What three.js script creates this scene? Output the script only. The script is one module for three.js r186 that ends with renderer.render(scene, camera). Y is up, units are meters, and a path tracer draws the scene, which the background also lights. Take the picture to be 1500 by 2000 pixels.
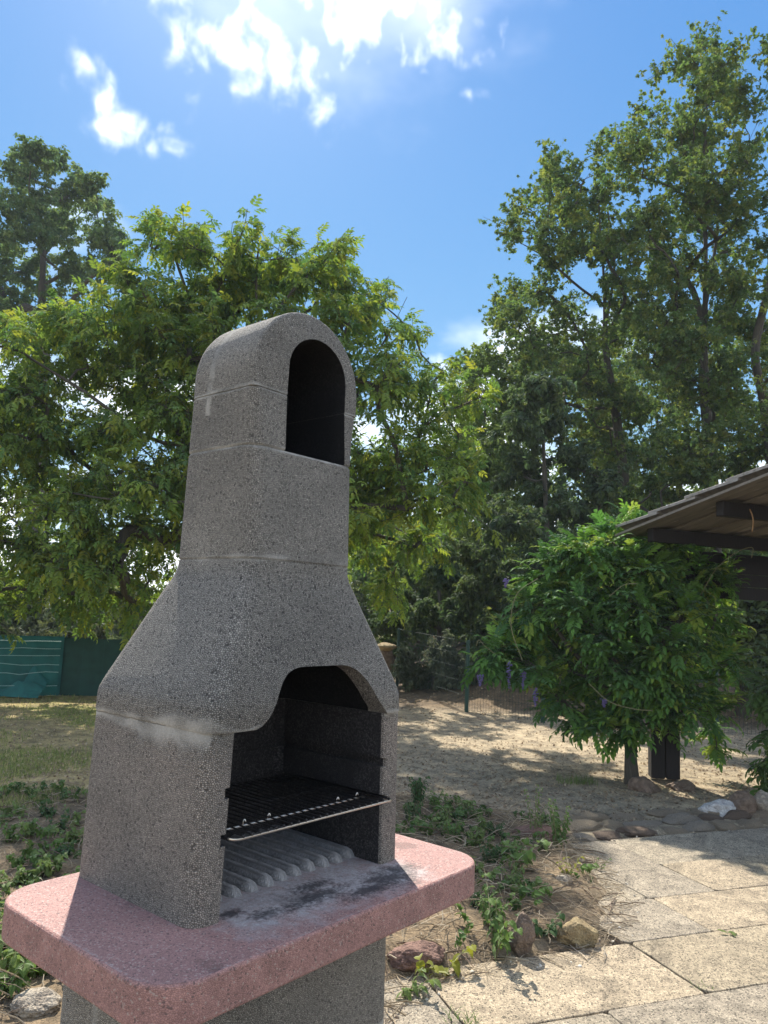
import * as THREE from 'three';
import { mergeGeometries, mergeVertices, toCreasedNormals } from 'three/addons/utils/BufferGeometryUtils.js';
import { ImprovedNoise } from 'three/addons/math/ImprovedNoise.js';
import { Brush, Evaluator, SUBTRACTION } from 'three-bvh-csg';

// ------------------------------------------------------------------ camera, sky, sun, exposure
const scene = new THREE.Scene();
const camera = new THREE.PerspectiveCamera(67.93, 0.75, 0.05, 1500);
const EYE = new THREE.Vector3(0, 1.449, 0), PITCH = 7.343 * Math.PI / 180, ROLL = 2.266 * Math.PI / 180;
camera.position.copy(EYE);
camera.rotation.order = 'YXZ';
camera.rotation.set(PITCH, 0, ROLL);
camera.focus = 2.3;
camera.userData.fStop = 14;
camera.updateMatrixWorld(true);
const renderer = new THREE.WebGLRenderer({ antialias: true });
renderer.toneMapping = THREE.LinearToneMapping;
renderer.toneMappingExposure = 2.85;
renderer.shadowMap.enabled = true;

const FPX = 1484.55;                                     // focal length in photograph pixels (1500 x 2000)
function ray(px, py) { return new THREE.Vector3((px - 750) / FPX, -(py - 1000) / FPX, -1).applyEuler(camera.rotation); }
function at(px, py, depth) { const r = ray(px, py); return EYE.clone().addScaledVector(r, depth / -r.z); }
function gnd(px, py, h = 0) { const r = ray(px, py); return EYE.clone().addScaledVector(r, (h - EYE.y) / r.y); }

const SUN_EL = 47 * Math.PI / 180, SUN_AZ = -15 * Math.PI / 180;   // azimuth from straight ahead, to the left
const SUN_DIR = V0(Math.sin(SUN_AZ) * Math.cos(SUN_EL), Math.sin(SUN_EL), -Math.cos(SUN_AZ) * Math.cos(SUN_EL));
function V0(x, y, z) { return new THREE.Vector3(x, y, z); }
const sun = new THREE.DirectionalLight(new THREE.Color(1.0, 0.94, 0.84), 3.2);
sun.position.copy(SUN_DIR).multiplyScalar(60);
sun.castShadow = true;
sun.shadow.radius = 1.6;
sun.shadow.mapSize.set(4096, 4096);
Object.assign(sun.shadow.camera, { left: -30, right: 30, top: 30, bottom: -30, near: 1, far: 160 });
scene.add(sun, sun.target);

// ------------------------------------------------------------------ small tools
function rng(seed) { let a = seed >>> 0; return () => { a = (a + 0x6D2B79F5) >>> 0; let t = a; t = Math.imul(t ^ (t >>> 15), t | 1); t ^= t + Math.imul(t ^ (t >>> 7), t | 61); return ((t ^ (t >>> 14)) >>> 0) / 4294967296; }; }
const PN = new ImprovedNoise();
const noise = (x, y, z = 0) => PN.noise(x, y, z);
function fbm(x, y, z, o = 4) { let s = 0, a = 0.5, f = 1; for (let i = 0; i < o; i++) { s += a * PN.noise(x * f + i * 17.3, y * f + i * 5.1, z * f); a *= 0.5; f *= 2.03; } return s; }
const clamp = (x, a = 0, b = 1) => Math.min(b, Math.max(a, x));
const sstep = (a, b, x) => { const t = clamp((x - a) / (b - a)); return t * t * (3 - 2 * t); };
const lerp = (a, b, t) => a + (b - a) * t;
const V = (x, y, z) => new THREE.Vector3(x, y, z);
const used = new Map();
function numbered(name) { const n = used.get(name) ?? 0; used.set(name, n + 1); return n ? `${name}_${String(n).padStart(3, '0')}` : name; }
function tag(o, label, category, group, kind) { if (label) o.userData.label = label; if (category) o.userData.category = category; if (group) o.userData.group = group; if (kind) o.userData.kind = kind; return o; }
function thing(name, label, category, pos = [0, 0, 0], turn = 0, group) { const o = new THREE.Group(); o.name = numbered(name); o.position.set(...pos); o.rotation.y = turn; scene.add(o); return tag(o, label, category, group); }
function part(name, geo, m, parent, label) { const o = new THREE.Mesh(geo, m); o.name = name; o.castShadow = o.receiveShadow = true; parent.add(o); if (label) o.userData.label = label; return o; }
function solo(name, geo, m, label, category, group) { return tag(part(numbered(name), geo, m, scene), label, category, group); }
function structure(name, geo, m) { const o = part(name, geo, m, scene); o.userData.kind = 'structure'; return o; }
function merge(list) { return mergeGeometries(list.map((g) => { const h = g.index ? g.toNonIndexed() : g.clone(); for (const k of Object.keys(h.attributes)) if (!['position', 'normal', 'uv'].includes(k)) h.deleteAttribute(k); if (!h.attributes.normal) h.computeVertexNormals(); if (!h.attributes.uv) h.setAttribute('uv', new THREE.BufferAttribute(new Float32Array(h.attributes.position.count * 2), 2)); h.clearGroups(); return h; })); }
function tris(pos, uv) { const g = new THREE.BufferGeometry(); g.setAttribute('position', new THREE.Float32BufferAttribute(pos, 3)); if (uv) g.setAttribute('uv', new THREE.Float32BufferAttribute(uv, 2)); g.computeVertexNormals(); return g; }
function box(w, h, d, x = 0, y = 0, z = 0, bev = 0.006) {          // chamfered box
  const b = Math.min(bev, w / 3, h / 3, d / 3), sh = new THREE.Shape();
  const a = w / 2 - b, c = h / 2 - b; sh.moveTo(-a, -c); sh.lineTo(a, -c); sh.lineTo(a, c); sh.lineTo(-a, c); sh.closePath();
  const g = new THREE.ExtrudeGeometry(sh, { depth: d - 2 * b, bevelEnabled: true, bevelThickness: b, bevelSize: b, bevelSegments: 1 });
  g.translate(x, y, z - d / 2 + b); return g;
}
function tube(points, radii, seg = 6, cap = true) {                  // tapered tube along points
  const n = points.length, pos = [], uv = [], idx = [];
  let up = V(0.31, 0.17, 0.93), len = 0;
  for (let i = 0; i < n; i++) {
    const t = points[Math.min(n - 1, i + 1)].clone().sub(points[Math.max(0, i - 1)]).normalize();
    const s = V().crossVectors(t, up); if (s.lengthSq() < 1e-4) s.crossVectors(t, V(1, 0, 0)); s.normalize(); const q = V().crossVectors(s, t).normalize(); up = q;
    const r = typeof radii === 'number' ? radii : radii[i];
    if (i) len += points[i].distanceTo(points[i - 1]);
    for (let k = 0; k <= seg; k++) { const a = k / seg * Math.PI * 2, c = Math.cos(a) * r, d = Math.sin(a) * r; pos.push(points[i].x + s.x * c + q.x * d, points[i].y + s.y * c + q.y * d, points[i].z + s.z * c + q.z * d); uv.push(k / seg * r * 6.283, len); }
  }
  for (let i = 0; i < n - 1; i++) for (let k = 0; k < seg; k++) { const a = i * (seg + 1) + k, b = a + seg + 1; idx.push(a, a + 1, b, b, a + 1, b + 1); }
  if (cap) for (const [i, f] of [[0, 0], [n - 1, 1]]) { const c = pos.length / 3; pos.push(points[i].x, points[i].y, points[i].z); uv.push(0, 0); for (let k = 0; k < seg; k++) { const a = i * (seg + 1) + k; f ? idx.push(c, a, a + 1) : idx.push(c, a + 1, a); } }
  const g = new THREE.BufferGeometry(); g.setAttribute('position', new THREE.Float32BufferAttribute(pos, 3)); g.setAttribute('uv', new THREE.Float32BufferAttribute(uv, 2)); g.setIndex(idx); g.computeVertexNormals(); return g;
}
function curve(pts, n) { return new THREE.CatmullRomCurve3(pts).getPoints(n); }
// textures from a function (x, y in 0..1) -> [r, g, b] linear-ish base colours, and a height
const enc = (c) => { c = clamp(c); return Math.round(255 * (c <= 0.0031308 ? 12.92 * c : 1.055 * Math.pow(c, 1 / 2.4) - 0.055)); };
function textures(w, h, fn, repeat = true) {
  const C = new Uint8Array(w * h * 4), B = new Uint8Array(w * h * 4), o = [0, 0, 0, 0];
  for (let j = 0; j < h; j++) for (let i = 0; i < w; i++) { fn(i, j, o); const k = (j * w + i) * 4; C[k] = enc(o[0]); C[k + 1] = enc(o[1]); C[k + 2] = enc(o[2]); C[k + 3] = 255; B[k] = B[k + 1] = B[k + 2] = Math.round(255 * clamp(o[3])); B[k + 3] = 255; }
  const mk = (d, srgb) => { const t = new THREE.DataTexture(d, w, h); t.magFilter = THREE.LinearFilter; t.minFilter = THREE.LinearFilter; t.wrapS = t.wrapT = repeat ? THREE.RepeatWrapping : THREE.ClampToEdgeWrapping; if (srgb) t.colorSpace = THREE.SRGBColorSpace; t.needsUpdate = true; return t; };
  return [mk(C, true), mk(B, false)];
}
// cellular grains on a wrapping grid: returns f(x, y) -> [F1, F2, id]
function cells(nx, ny, seed) {
  const r = rng(seed), px = new Float32Array(nx * ny), py = new Float32Array(nx * ny), id = new Float32Array(nx * ny);
  for (let k = 0; k < nx * ny; k++) { px[k] = r(); py[k] = r(); id[k] = r(); }
  const out = [0, 0, 0];
  return (x, y) => {
    const cx = Math.floor(x), cy = Math.floor(y); let a = 9, b = 9, w = 0;
    for (let j = -1; j <= 1; j++) for (let i = -1; i <= 1; i++) {
      const k = (((cy + j) % ny) + ny) % ny * nx + (((cx + i) % nx) + nx) % nx, dx = cx + i + px[k] - x, dy = cy + j + py[k] - y, d = dx * dx + dy * dy;
      if (d < a) { b = a; a = d; w = id[k]; } else if (d < b) b = d;
    }
    out[0] = Math.sqrt(a); out[1] = Math.sqrt(b); out[2] = w; return out;
  };
}

// ------------------------------------------------------------------ sky
{
  const W = 4096, H = 2048, data = new Float32Array(W * H * 4);
  const c0 = ray(530, 40).normalize(), e1 = V(0, 1, 0).cross(c0).negate().normalize(), e2 = V().crossVectors(e1, c0).normalize();
  const wisps = [];                                                  // [centre x, centre y, radius x, radius y, turn, strength] in thousandths of a radian-like unit round the big cloud
  wisps.push([-10, -130, 370, 165, 0, 1.5], [130, -50, 320, 120, 0.1, 1.15], [-200, -75, 210, 115, -0.2, 1.2], [0, 40, 230, 120, 0, 0.9], [90, 95, 130, 60, 0.2, 0.7], [-110, 60, 80, 100, -0.3, 0.6], [-275, 125, 42, 130, -0.45, 0.85], [-215, 200, 100, 58, 0.2, 0.95], [-150, 212, 85, 26, 0.05, 0.7], [375, 60, 34, 26, 0, 0.8], [-520, 40, 30, 50, 0, 0.45], [10, -420, 420, 180, 0.2, 0.9], [390, 560, 60, 50, 0, 0.8], [-330, 140, 25, 40, 0, 0.3]);
  const d = V(), col = [0, 0, 0], f0 = (X, Y) => noise(X / 60, Y / 60, 6);
  for (let j = 0; j < H; j++) {
    const el = ((j + 0.5) / H - 0.5) * Math.PI, y = Math.sin(el), ce = Math.cos(el);
    for (let i = 0; i < W; i++) {
      const k = (j * W + i) * 4;
      if (y < -0.01) { data[k] = 0.13; data[k + 1] = 0.12; data[k + 2] = 0.09; data[k + 3] = 1; continue; }
      const az = ((i + 0.5) / W - 0.5) * 2 * Math.PI; d.set(ce * Math.cos(az), y, ce * Math.sin(az));
      const g = Math.acos(clamp(d.dot(SUN_DIR), -1, 1)) * 57.296, low = Math.pow(1 - Math.max(0, y), 2.2);
      const hz = Math.pow(1 - Math.max(0, y), 7); col[0] = lerp(0.021, 0.150, low) + 0.20 * hz; col[1] = lerp(0.096, 0.31, low) + 0.14 * hz; col[2] = lerp(0.265, 0.42, low) + 0.07 * hz;
      const glow = 0.22 * Math.exp(-g / 8) + 0.045 * Math.exp(-g / 20);
      col[0] += glow * 1.0; col[1] += glow * 0.98; col[2] += glow * 0.9;
      // cloud density: the wisps round the sun, plus broken low cloud on the horizon and cover elsewhere, mostly unseen, added and brightened as fill light
      let den = 0, bright = 0.9;
      const dz = d.dot(c0);
      if (dz > 0.3) {
        const X = d.dot(e1) / dz * 1484, Y = -d.dot(e2) / dz * 1484;
        if (Math.abs(X) < 900 && Y > -900 && Y < 800) {
          const wx = X + 60 * fbm(X / 140, Y / 140, 3.1, 3), wy = Y + 60 * fbm(X / 140, Y / 140, 9.7, 3);
          let m = 0;
          for (const [cx, cy, rx, ry, t, s] of wisps) { const ux = wx - cx, uy = wy - cy, c = Math.cos(t), n = Math.sin(t), qx = (ux * c + uy * n) / rx, qy = (-ux * n + uy * c) / ry; m = Math.max(m, s * (1 - sstep(0.1, 1.25, Math.sqrt(qx * qx + qy * qy)))); }
          if (m > 0.02) { const f = 1.5 * fbm(wx / 112, wy / 132, 1.7, 6) + 1.25 * fbm(X / 34 + 0.6 * f0(X, Y), Y / 46, 4.2, 6); den = 0.68 * Math.pow(sstep(-0.5, 1.16, (m - 0.62) * 1.55 + f), 1.9); }
        }
      }
      const q = 1 / (y + 0.22), bank = fbm(d.x * q * 1.7 + 3, d.z * q * 1.7 + 8, 2.2, 6) + 0.5, wide = sstep(0.43, 0.80, bank + 0.34 * Math.exp(-Math.max(0, y) * 6) - 0.10 * Math.exp(-Math.pow((g - 30) / 22, 2)));
      const aside = 1 - Math.exp(-Math.pow(Math.acos(clamp(d.dot(c0), -1, 1)) / 0.42, 2));
      den = Math.max(den, wide * 0.9 * lerp(0.25, 1, aside));
      bright = 0.80 + 0.30 * Math.exp(-g / 15) + 0.12 * fbm(d.x * 14, d.y * 14, d.z * 14, 3);
      data[k] = lerp(col[0], bright, den); data[k + 1] = lerp(col[1], bright * 0.995, den); data[k + 2] = lerp(col[2], bright * 1.01, den); data[k + 3] = 1;
    }
  }
  const sky = new THREE.DataTexture(data, W, H, THREE.RGBAFormat, THREE.FloatType);
  sky.mapping = THREE.EquirectangularReflectionMapping; sky.magFilter = sky.minFilter = THREE.LinearFilter; sky.needsUpdate = true;
  scene.background = sky; scene.environment = sky; scene.backgroundIntensity = 1;
}

// ------------------------------------------------------------------ materials
const std = (o) => new THREE.MeshStandardMaterial({ roughness: 0.9, side: THREE.DoubleSide, ...o });
const rgb = (r, g, b) => new THREE.Color().setRGB(r, g, b);
const leafMat = (c, t = 0.55, rough = 0.92) => new THREE.MeshPhysicalMaterial({ color: c, roughness: rough, transmission: t, thickness: 0, side: THREE.DoubleSide, specularIntensity: 0.5 });
const M = {};
M.walnut = leafMat(rgb(1, 1, 1), 0.55);
M.oak = leafMat(rgb(1, 1, 1), 0.55);
M.vine = leafMat(rgb(1, 1, 1), 0.5, 0.85);
M.weed = leafMat(rgb(0.12, 0.20, 0.04), 0.5);
M.weedDark = leafMat(rgb(0.055, 0.11, 0.03), 0.4);
M.weedYellow = leafMat(rgb(0.26, 0.27, 0.02), 0.55);
M.weedPale = leafMat(rgb(0.17, 0.24, 0.06), 0.5);
M.straw = leafMat(rgb(0.46, 0.35, 0.2), 0.3, 0.95);
M.flower = leafMat(rgb(0.22, 0.17, 0.36), 0.4, 0.9);
M.vineStem = std({ color: rgb(0.20, 0.18, 0.09) });
M.deadStem = std({ color: rgb(0.36, 0.29, 0.19) });
M.iron = std({ color: rgb(0.022, 0.02, 0.019), metalness: 0.35, roughness: 0.55 });
M.chrome = std({ color: rgb(0.62, 0.58, 0.52), metalness: 1, roughness: 0.28 });
M.fenceGreen = std({ color: rgb(0.012, 0.05, 0.035), roughness: 0.5 });
M.wireGreen = std({ color: rgb(0.012, 0.035, 0.025), roughness: 0.7 });
{ // bark
  const [c, b] = textures(512, 512, (i, j, o) => {
    const x = i / 512, y = j / 512, f = Math.abs(fbm(Math.cos(x * 6.283) * 3.2, Math.sin(x * 6.283) * 3.2, y * 2, 5)) * 1.6, r = clamp(0.25 + f), t = 0.5 + fbm(x * 6, y * 5, 7, 3);
    o[0] = 0.035 + 0.10 * r * (0.7 + 0.6 * t); o[1] = 0.030 + 0.085 * r * (0.7 + 0.6 * t); o[2] = 0.022 + 0.062 * r; o[3] = r;
  });
  for (const t of [c, b]) t.repeat.set(2.2, 0.9);
  M.bark = std({ map: c, bumpMap: b, bumpScale: 0.02, roughness: 0.95 });
}
{ // dark stained timber with grain along v
  const [c, b] = textures(512, 512, (i, j, o) => {
    const x = i / 512, y = j / 512, g = 0.5 + fbm(x * 40, y * 2.2, 1, 4) + 0.25 * noise(x * 150, y * 3, 5), k = clamp(g);
    o[0] = 0.006 + 0.012 * k; o[1] = 0.0045 + 0.008 * k; o[2] = 0.004 + 0.007 * k; o[3] = k;
  });
  M.timber = std({ map: c, bumpMap: b, bumpScale: 0.002, roughness: 0.75 });
}
{ // weathered fibre cement of the roof sheets
  const [c, b] = textures(1024, 1024, (i, j, o) => {
    const x = i / 1024, y = j / 1024, n = fbm(x * 7, y * 5, 3, 5), s = fbm(x * 40, y * 30, 8, 3), l = 0.6 * sstep(0.2, 0.36, fbm(x * 16, y * 16, 5, 4));
    const k = 0.30 + 0.16 * n + 0.10 * s; o[0] = lerp(k * 1.02, 0.07, l * 0.8); o[1] = lerp(k * 0.94, 0.065, l * 0.8); o[2] = lerp(k * 0.83, 0.05, l * 0.8); o[3] = 0.5 + n + s * 0.5;
  });
  M.sheet = std({ map: c, bumpMap: b, bumpScale: 0.006, roughness: 0.95 });
}
{ // rocks: grey, brown and ochre grain shared as one map, tinted by each material's colour
  const [c, b] = textures(1024, 1024, (i, j, o) => {
    const x = i / 1024, y = j / 1024, n = fbm(x * 9, y * 9, 1, 6), s = fbm(x * 60, y * 60, 4, 3), cr = sstep(0.02, 0.0, Math.abs(fbm(x * 5, y * 7, 9, 4)));
    const k = clamp(0.62 + 0.5 * n + 0.4 * s - 0.25 * cr); o[0] = k; o[1] = k * (0.97 + 0.1 * n); o[2] = k * (0.93 + 0.12 * n); o[3] = k;
  });
  const rk = (r, g, bl) => std({ color: rgb(r, g, bl), map: c, bumpMap: b, bumpScale: 0.012, roughness: 0.92 });
  M.rockGrey = rk(0.52, 0.45, 0.35); M.rockEdge = rk(0.52, 0.42, 0.29); M.rockBrown = rk(0.29, 0.21, 0.15); M.rockRed = rk(0.31, 0.18, 0.135); M.rockOchre = rk(0.46, 0.35, 0.18); M.rockWhite = rk(0.78, 0.77, 0.74);
}

// ------------------------------------------------------------------ ground
const BED = [[-3.4, -2.3], [-1.0, -2.45], [-0.1, -2.6], [0.12, -3.18], [0.55, -3.42], [0.97, -3.6], [1.22, -3.95], [1.29, -4.4], [1.30, -5.0], [1.3, -5.6], [0.3, -6.15], [-1.5, -6.0], [-3.4, -5.8]];
function inside(poly, x, z) { let c = false, dm = 1e9; for (let i = 0, j = poly.length - 1; i < poly.length; j = i++) { const [ax, az] = poly[j], [bx, bz] = poly[i]; if ((bz > z) !== (az > z) && x < (ax - bx) * (z - bz) / (az - bz) + bx) c = !c; const t = clamp(((x - ax) * (bx - ax) + (z - az) * (bz - az)) / ((bx - ax) ** 2 + (bz - az) ** 2)), ex = ax + t * (bx - ax) - x, ez = az + t * (bz - az) - z; dm = Math.min(dm, ex * ex + ez * ez); } return (c ? 1 : -1) * Math.sqrt(dm); }
// the patio's own axes: p to the right, q away
const PA = [0.94, -0.342], PB = [-0.342, -0.94];
const pq = (x, z) => [x * PA[0] + z * PA[1], x * PB[0] + z * PB[1]];
const xz = (p, q) => [p * PA[0] + q * PB[0], p * PA[1] + q * PB[1]];
function groundY(x, z) {
  const r = Math.hypot(x, z + 5); let y = 0.02 * fbm(x * 0.5, z * 0.5, 2, 3);
  const bed = sstep(-0.10, 0.22, inside(BED, x + 0.05 * noise(x * 5, z * 5, 1), z + 0.05 * noise(x * 5, z * 5, 7)));
  const [p, q] = pq(x, z), pat = sstep(0.1, -0.02, q - 4.42) * sstep(-1.2, -0.8, p);
  y = lerp(y, -0.034, pat);
  y = lerp(y, 0.055 + 0.05 * fbm(x * 2.2, z * 2.2, 5, 3) + 0.02 * noise(x * 9, z * 9, 3), bed);
  const bank = sstep(11.6, 14.5, -z + 0.25 * (x - 1.3) * (x > 1.3 ? 1 : 0)) * sstep(-0.2, 2.0, x) * sstep(90, 30, r);
  y += bank * (0.55 + 0.25 * fbm(x * 0.7, z * 0.7, 8, 3));
  y -= sstep(25, 120, r) * 1.2;
  return y;
}
{
  const N = 400, pos = [], col = [], uv = [], idx = [], sx = (t) => 0.9 * Math.sinh(t * 6.1);
  for (let j = 0; j <= N; j++) for (let i = 0; i <= N; i++) {
    const x = 0.4 + sx(i / N * 2 - 1) , z = -5.0 + sx(j / N * 2 - 1);
    pos.push(x, groundY(x, z), z); uv.push(x / 2.6, -z / 2.6);
    const b = sstep(-0.1, 0.12, inside(BED, x, z)), n = fbm(x * 0.45, z * 0.6, 4, 4), n2 = fbm(x * 1.4, z * 1.9, 11, 3), [gp, gq] = pq(x, z), soil = sstep(4.5, 4.4, gq) * sstep(-1.2, -0.9, gp) * (1 - b);
    const lawn = sstep(0.2, -1.4, x + 0.5 * noise(z * 0.7, 3, 1)) * sstep(-5.4, -6.2, z) ;
    const green = clamp(lawn * sstep(-0.02, 0.22, n + n2 * 0.5)) * 0.75;
    const litter = sstep(11.3, 12.2, -z + 0.25 * Math.max(0, x - 1.3)) * sstep(-1.5, 0.5, x);
    let c = [1, 1, 1];
    const mixc = (d, t) => { c = c.map((v, k) => lerp(v, d[k], t)); };
    mixc([1.0, 0.97, 0.66], lawn); mixc([0.55, 0.74, 0.20], green); mixc([0.55, 0.50, 0.45], b); mixc([0.42, 0.36, 0.30], litter); mixc([0.30, 0.28, 0.26], soil); mixc([0.55, 0.6, 0.3], sstep(22, 40, Math.hypot(x, z)));
    const v = 1 + 0.35 * n2 + 0.2 * n; col.push(c[0] * v, c[1] * v, c[2] * v);
  }
  for (let j = 0; j < N; j++) for (let i = 0; i < N; i++) { const a = j * (N + 1) + i, b = a + N + 1; idx.push(a, b, a + 1, a + 1, b, b + 1); }
  const g = new THREE.BufferGeometry(); g.setAttribute('position', new THREE.Float32BufferAttribute(pos, 3)); g.setAttribute('color', new THREE.Float32BufferAttribute(col, 3)); g.setAttribute('uv', new THREE.Float32BufferAttribute(uv, 2)); g.setIndex(idx); g.computeVertexNormals();
  const cl = cells(170, 170, 5), r = rng(8), S = 2048, straw = new Float32Array(S * S);
  for (let k = 0; k < 26000; k++) { let x = r() * S, y = r() * S, a = r() * 6.28, L = 8 + r() * 34, v = (r() < 0.7 ? 1 : -0.8) * (0.25 + 0.5 * r()); for (let t = 0; t < L; t++) { straw[((y | 0) & 2047) * S + ((x | 0) & 2047)] = v; x += Math.cos(a); y += Math.sin(a); a += (r() - 0.5) * 0.12; } }
  const per = (x, y, f, z) => { const a = x * 6.2832, b = y * 6.2832; return fbm(Math.cos(a) * f + z, Math.sin(a) * f + Math.cos(b) * f, Math.sin(b) * f, 4); };
  const [c, b] = textures(S, S, (i, j, o) => {
    const w = cl(i / S * 170, j / S * 170), st = straw[j * S + i], n = per(i / S, j / S, 3.2, 2), m = per(i / S, j / S, 0.9, 9), e = sstep(0.02, 0.25, w[1] - w[0]);
    const k = clamp(0.30 + 0.30 * n + 0.16 * (w[2] - 0.5) - 0.09 * (1 - e) + 0.26 * st + 0.12 * m, 0.04, 0.9);
    o[0] = k * 1.02; o[1] = k * 0.80; o[2] = k * 0.50; o[3] = clamp(0.45 + 0.4 * n + 0.3 * st + 0.15 * e);
  });
  structure('ground', g, new THREE.MeshStandardMaterial({ map: c, bumpMap: b, bumpScale: 0.008, vertexColors: true, roughness: 1 }));
}

// ------------------------------------------------------------------ patio slabs
{
  const cl = cells(150, 150, 21), S = 1024;
  const per = (x, y, f, z) => { const a = x * 6.2832, b = y * 6.2832; return fbm(Math.cos(a) * f + z, Math.sin(a) * f + Math.cos(b) * f, Math.sin(b) * f, 4); };
  const [c, b] = textures(S, S, (i, j, o) => {
    const w = cl(i / S * 150, j / S * 150), e = sstep(0.03, 0.28, w[1] - w[0]), blot = sstep(0.08, 0.3, per(i / S, j / S, 1.6, 13)), n = per(i / S, j / S, 1.1, 3), n2 = per(i / S, j / S, 5, 6);
    const st = w[2] < 0.13 ? 0.35 : w[2] > 0.85 ? 1.35 : 0.78 + 0.42 * w[2];
    const k = 0.37 * st * lerp(0.52, 1, e) * (1 + 0.55 * n + 0.45 * n2) * (1 - 0.30 * blot); o[0] = k * 1.12; o[1] = k * 0.93; o[2] = k * 0.65; o[3] = 0.3 + 0.5 * e + 0.35 * n2;
  });
  const tints = [[1, 1, 1], [0.88, 0.88, 0.9], [1.08, 1.03, 0.97], [0.95, 0.92, 0.86]].map((t) => new THREE.MeshStandardMaterial({ color: rgb(...t), map: c, bumpMap: b, bumpScale: 0.004, roughness: 0.88 }));
  const patio = new THREE.Group(); patio.name = 'patio'; patio.userData.kind = 'structure'; scene.add(patio);
  const slabs = [[-0.6, 0.31, 2.55, 3.02], [0.32, 1.32, 2.56, 3.02], [1.335, 2.352, 2.556, 3.02], [-0.3, 0.88, 2.08, 2.545], [0.895, 1.88, 2.08, 2.54], [1.892, 2.86, 2.08, 2.55], [2.872, 3.8, 2.08, 2.55], [2.372, 3.36, 2.562, 3.025], [3.37, 4.3, 2.562, 3.025], [2.345, 2.838, 3.033, 3.455], [2.850, 3.82, 3.037, 3.455], [3.83, 4.8, 3.035, 3.455], [2.1, 2.823, 3.465, 3.93], [2.835, 3.268, 3.465, 4.40], [3.28, 3.77, 3.467, 3.90], [3.782, 4.72, 3.467, 3.90], [3.28, 4.232, 3.912, 4.41], [4.243, 5.2, 3.912, 4.41], [2.2, 2.825, 3.94, 4.4], [-0.6, 0.9, 1.6, 2.07], [0.91, 1.9, 1.6, 2.07], [1.91, 3.8, 1.6, 2.07]];
  const r = rng(77);
  slabs.forEach(([p0, p1, q0, q1], k) => {
    const w = p1 - p0, d = q1 - q0, sh = new THREE.Shape(), P = [];
    const j = () => (r() - 0.5) * 0.006, cr = () => 0.006 + r() * 0.016, nick = (ax, ay, bx, by) => { const L = Math.hypot(bx - ax, by - ay), n = Math.max(2, Math.round(L / 0.05)); for (let i = 1; i < n; i++) { const t = i / n; P.push([lerp(ax, bx, t) + j() * 0.7, lerp(ay, by, t) + j() * 0.7]); } };
    const cs = [[-w / 2, -d / 2], [w / 2, -d / 2], [w / 2, d / 2], [-w / 2, d / 2]].map(([x, y]) => [x, y, cr()]);
    for (let i = 0; i < 4; i++) { const [x, y, c1] = cs[i], [X, Y, c2] = cs[(i + 1) % 4], L = Math.hypot(X - x, Y - y), ux = (X - x) / L, uy = (Y - y) / L; P.push([x + ux * c1, y + uy * c1]); nick(x + ux * c1, y + uy * c1, X - ux * c2, Y - uy * c2); P.push([X - ux * c2, Y - uy * c2]); }
    P.forEach(([x, y], i) => (i ? sh.lineTo(x, y) : sh.moveTo(x, y)));
    const g = new THREE.ExtrudeGeometry(sh, { depth: 0.045, bevelEnabled: true, bevelThickness: 0.005, bevelSize: 0.004, bevelSegments: 2 }); g.rotateX(-Math.PI / 2);
    const u = g.attributes.uv, ps = g.attributes.position, ox = r() * 7, oy = r() * 7; for (let i = 0; i < u.count; i++) u.setXY(i, ps.getX(i) / 0.85 + ox, ps.getZ(i) / 0.85 + oy + ps.getY(i));
    const s = part('paving_slab', g, tints[k % 4], patio), [x, z] = xz((p0 + p1) / 2, (q0 + q1) / 2);
    s.position.set(x, -0.05 + (r() - 0.5) * 0.006, z); s.rotation.set((r() - 0.5) * 0.006, Math.atan2(-PA[1], PA[0]), (r() - 0.5) * 0.006);
  });
}

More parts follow.
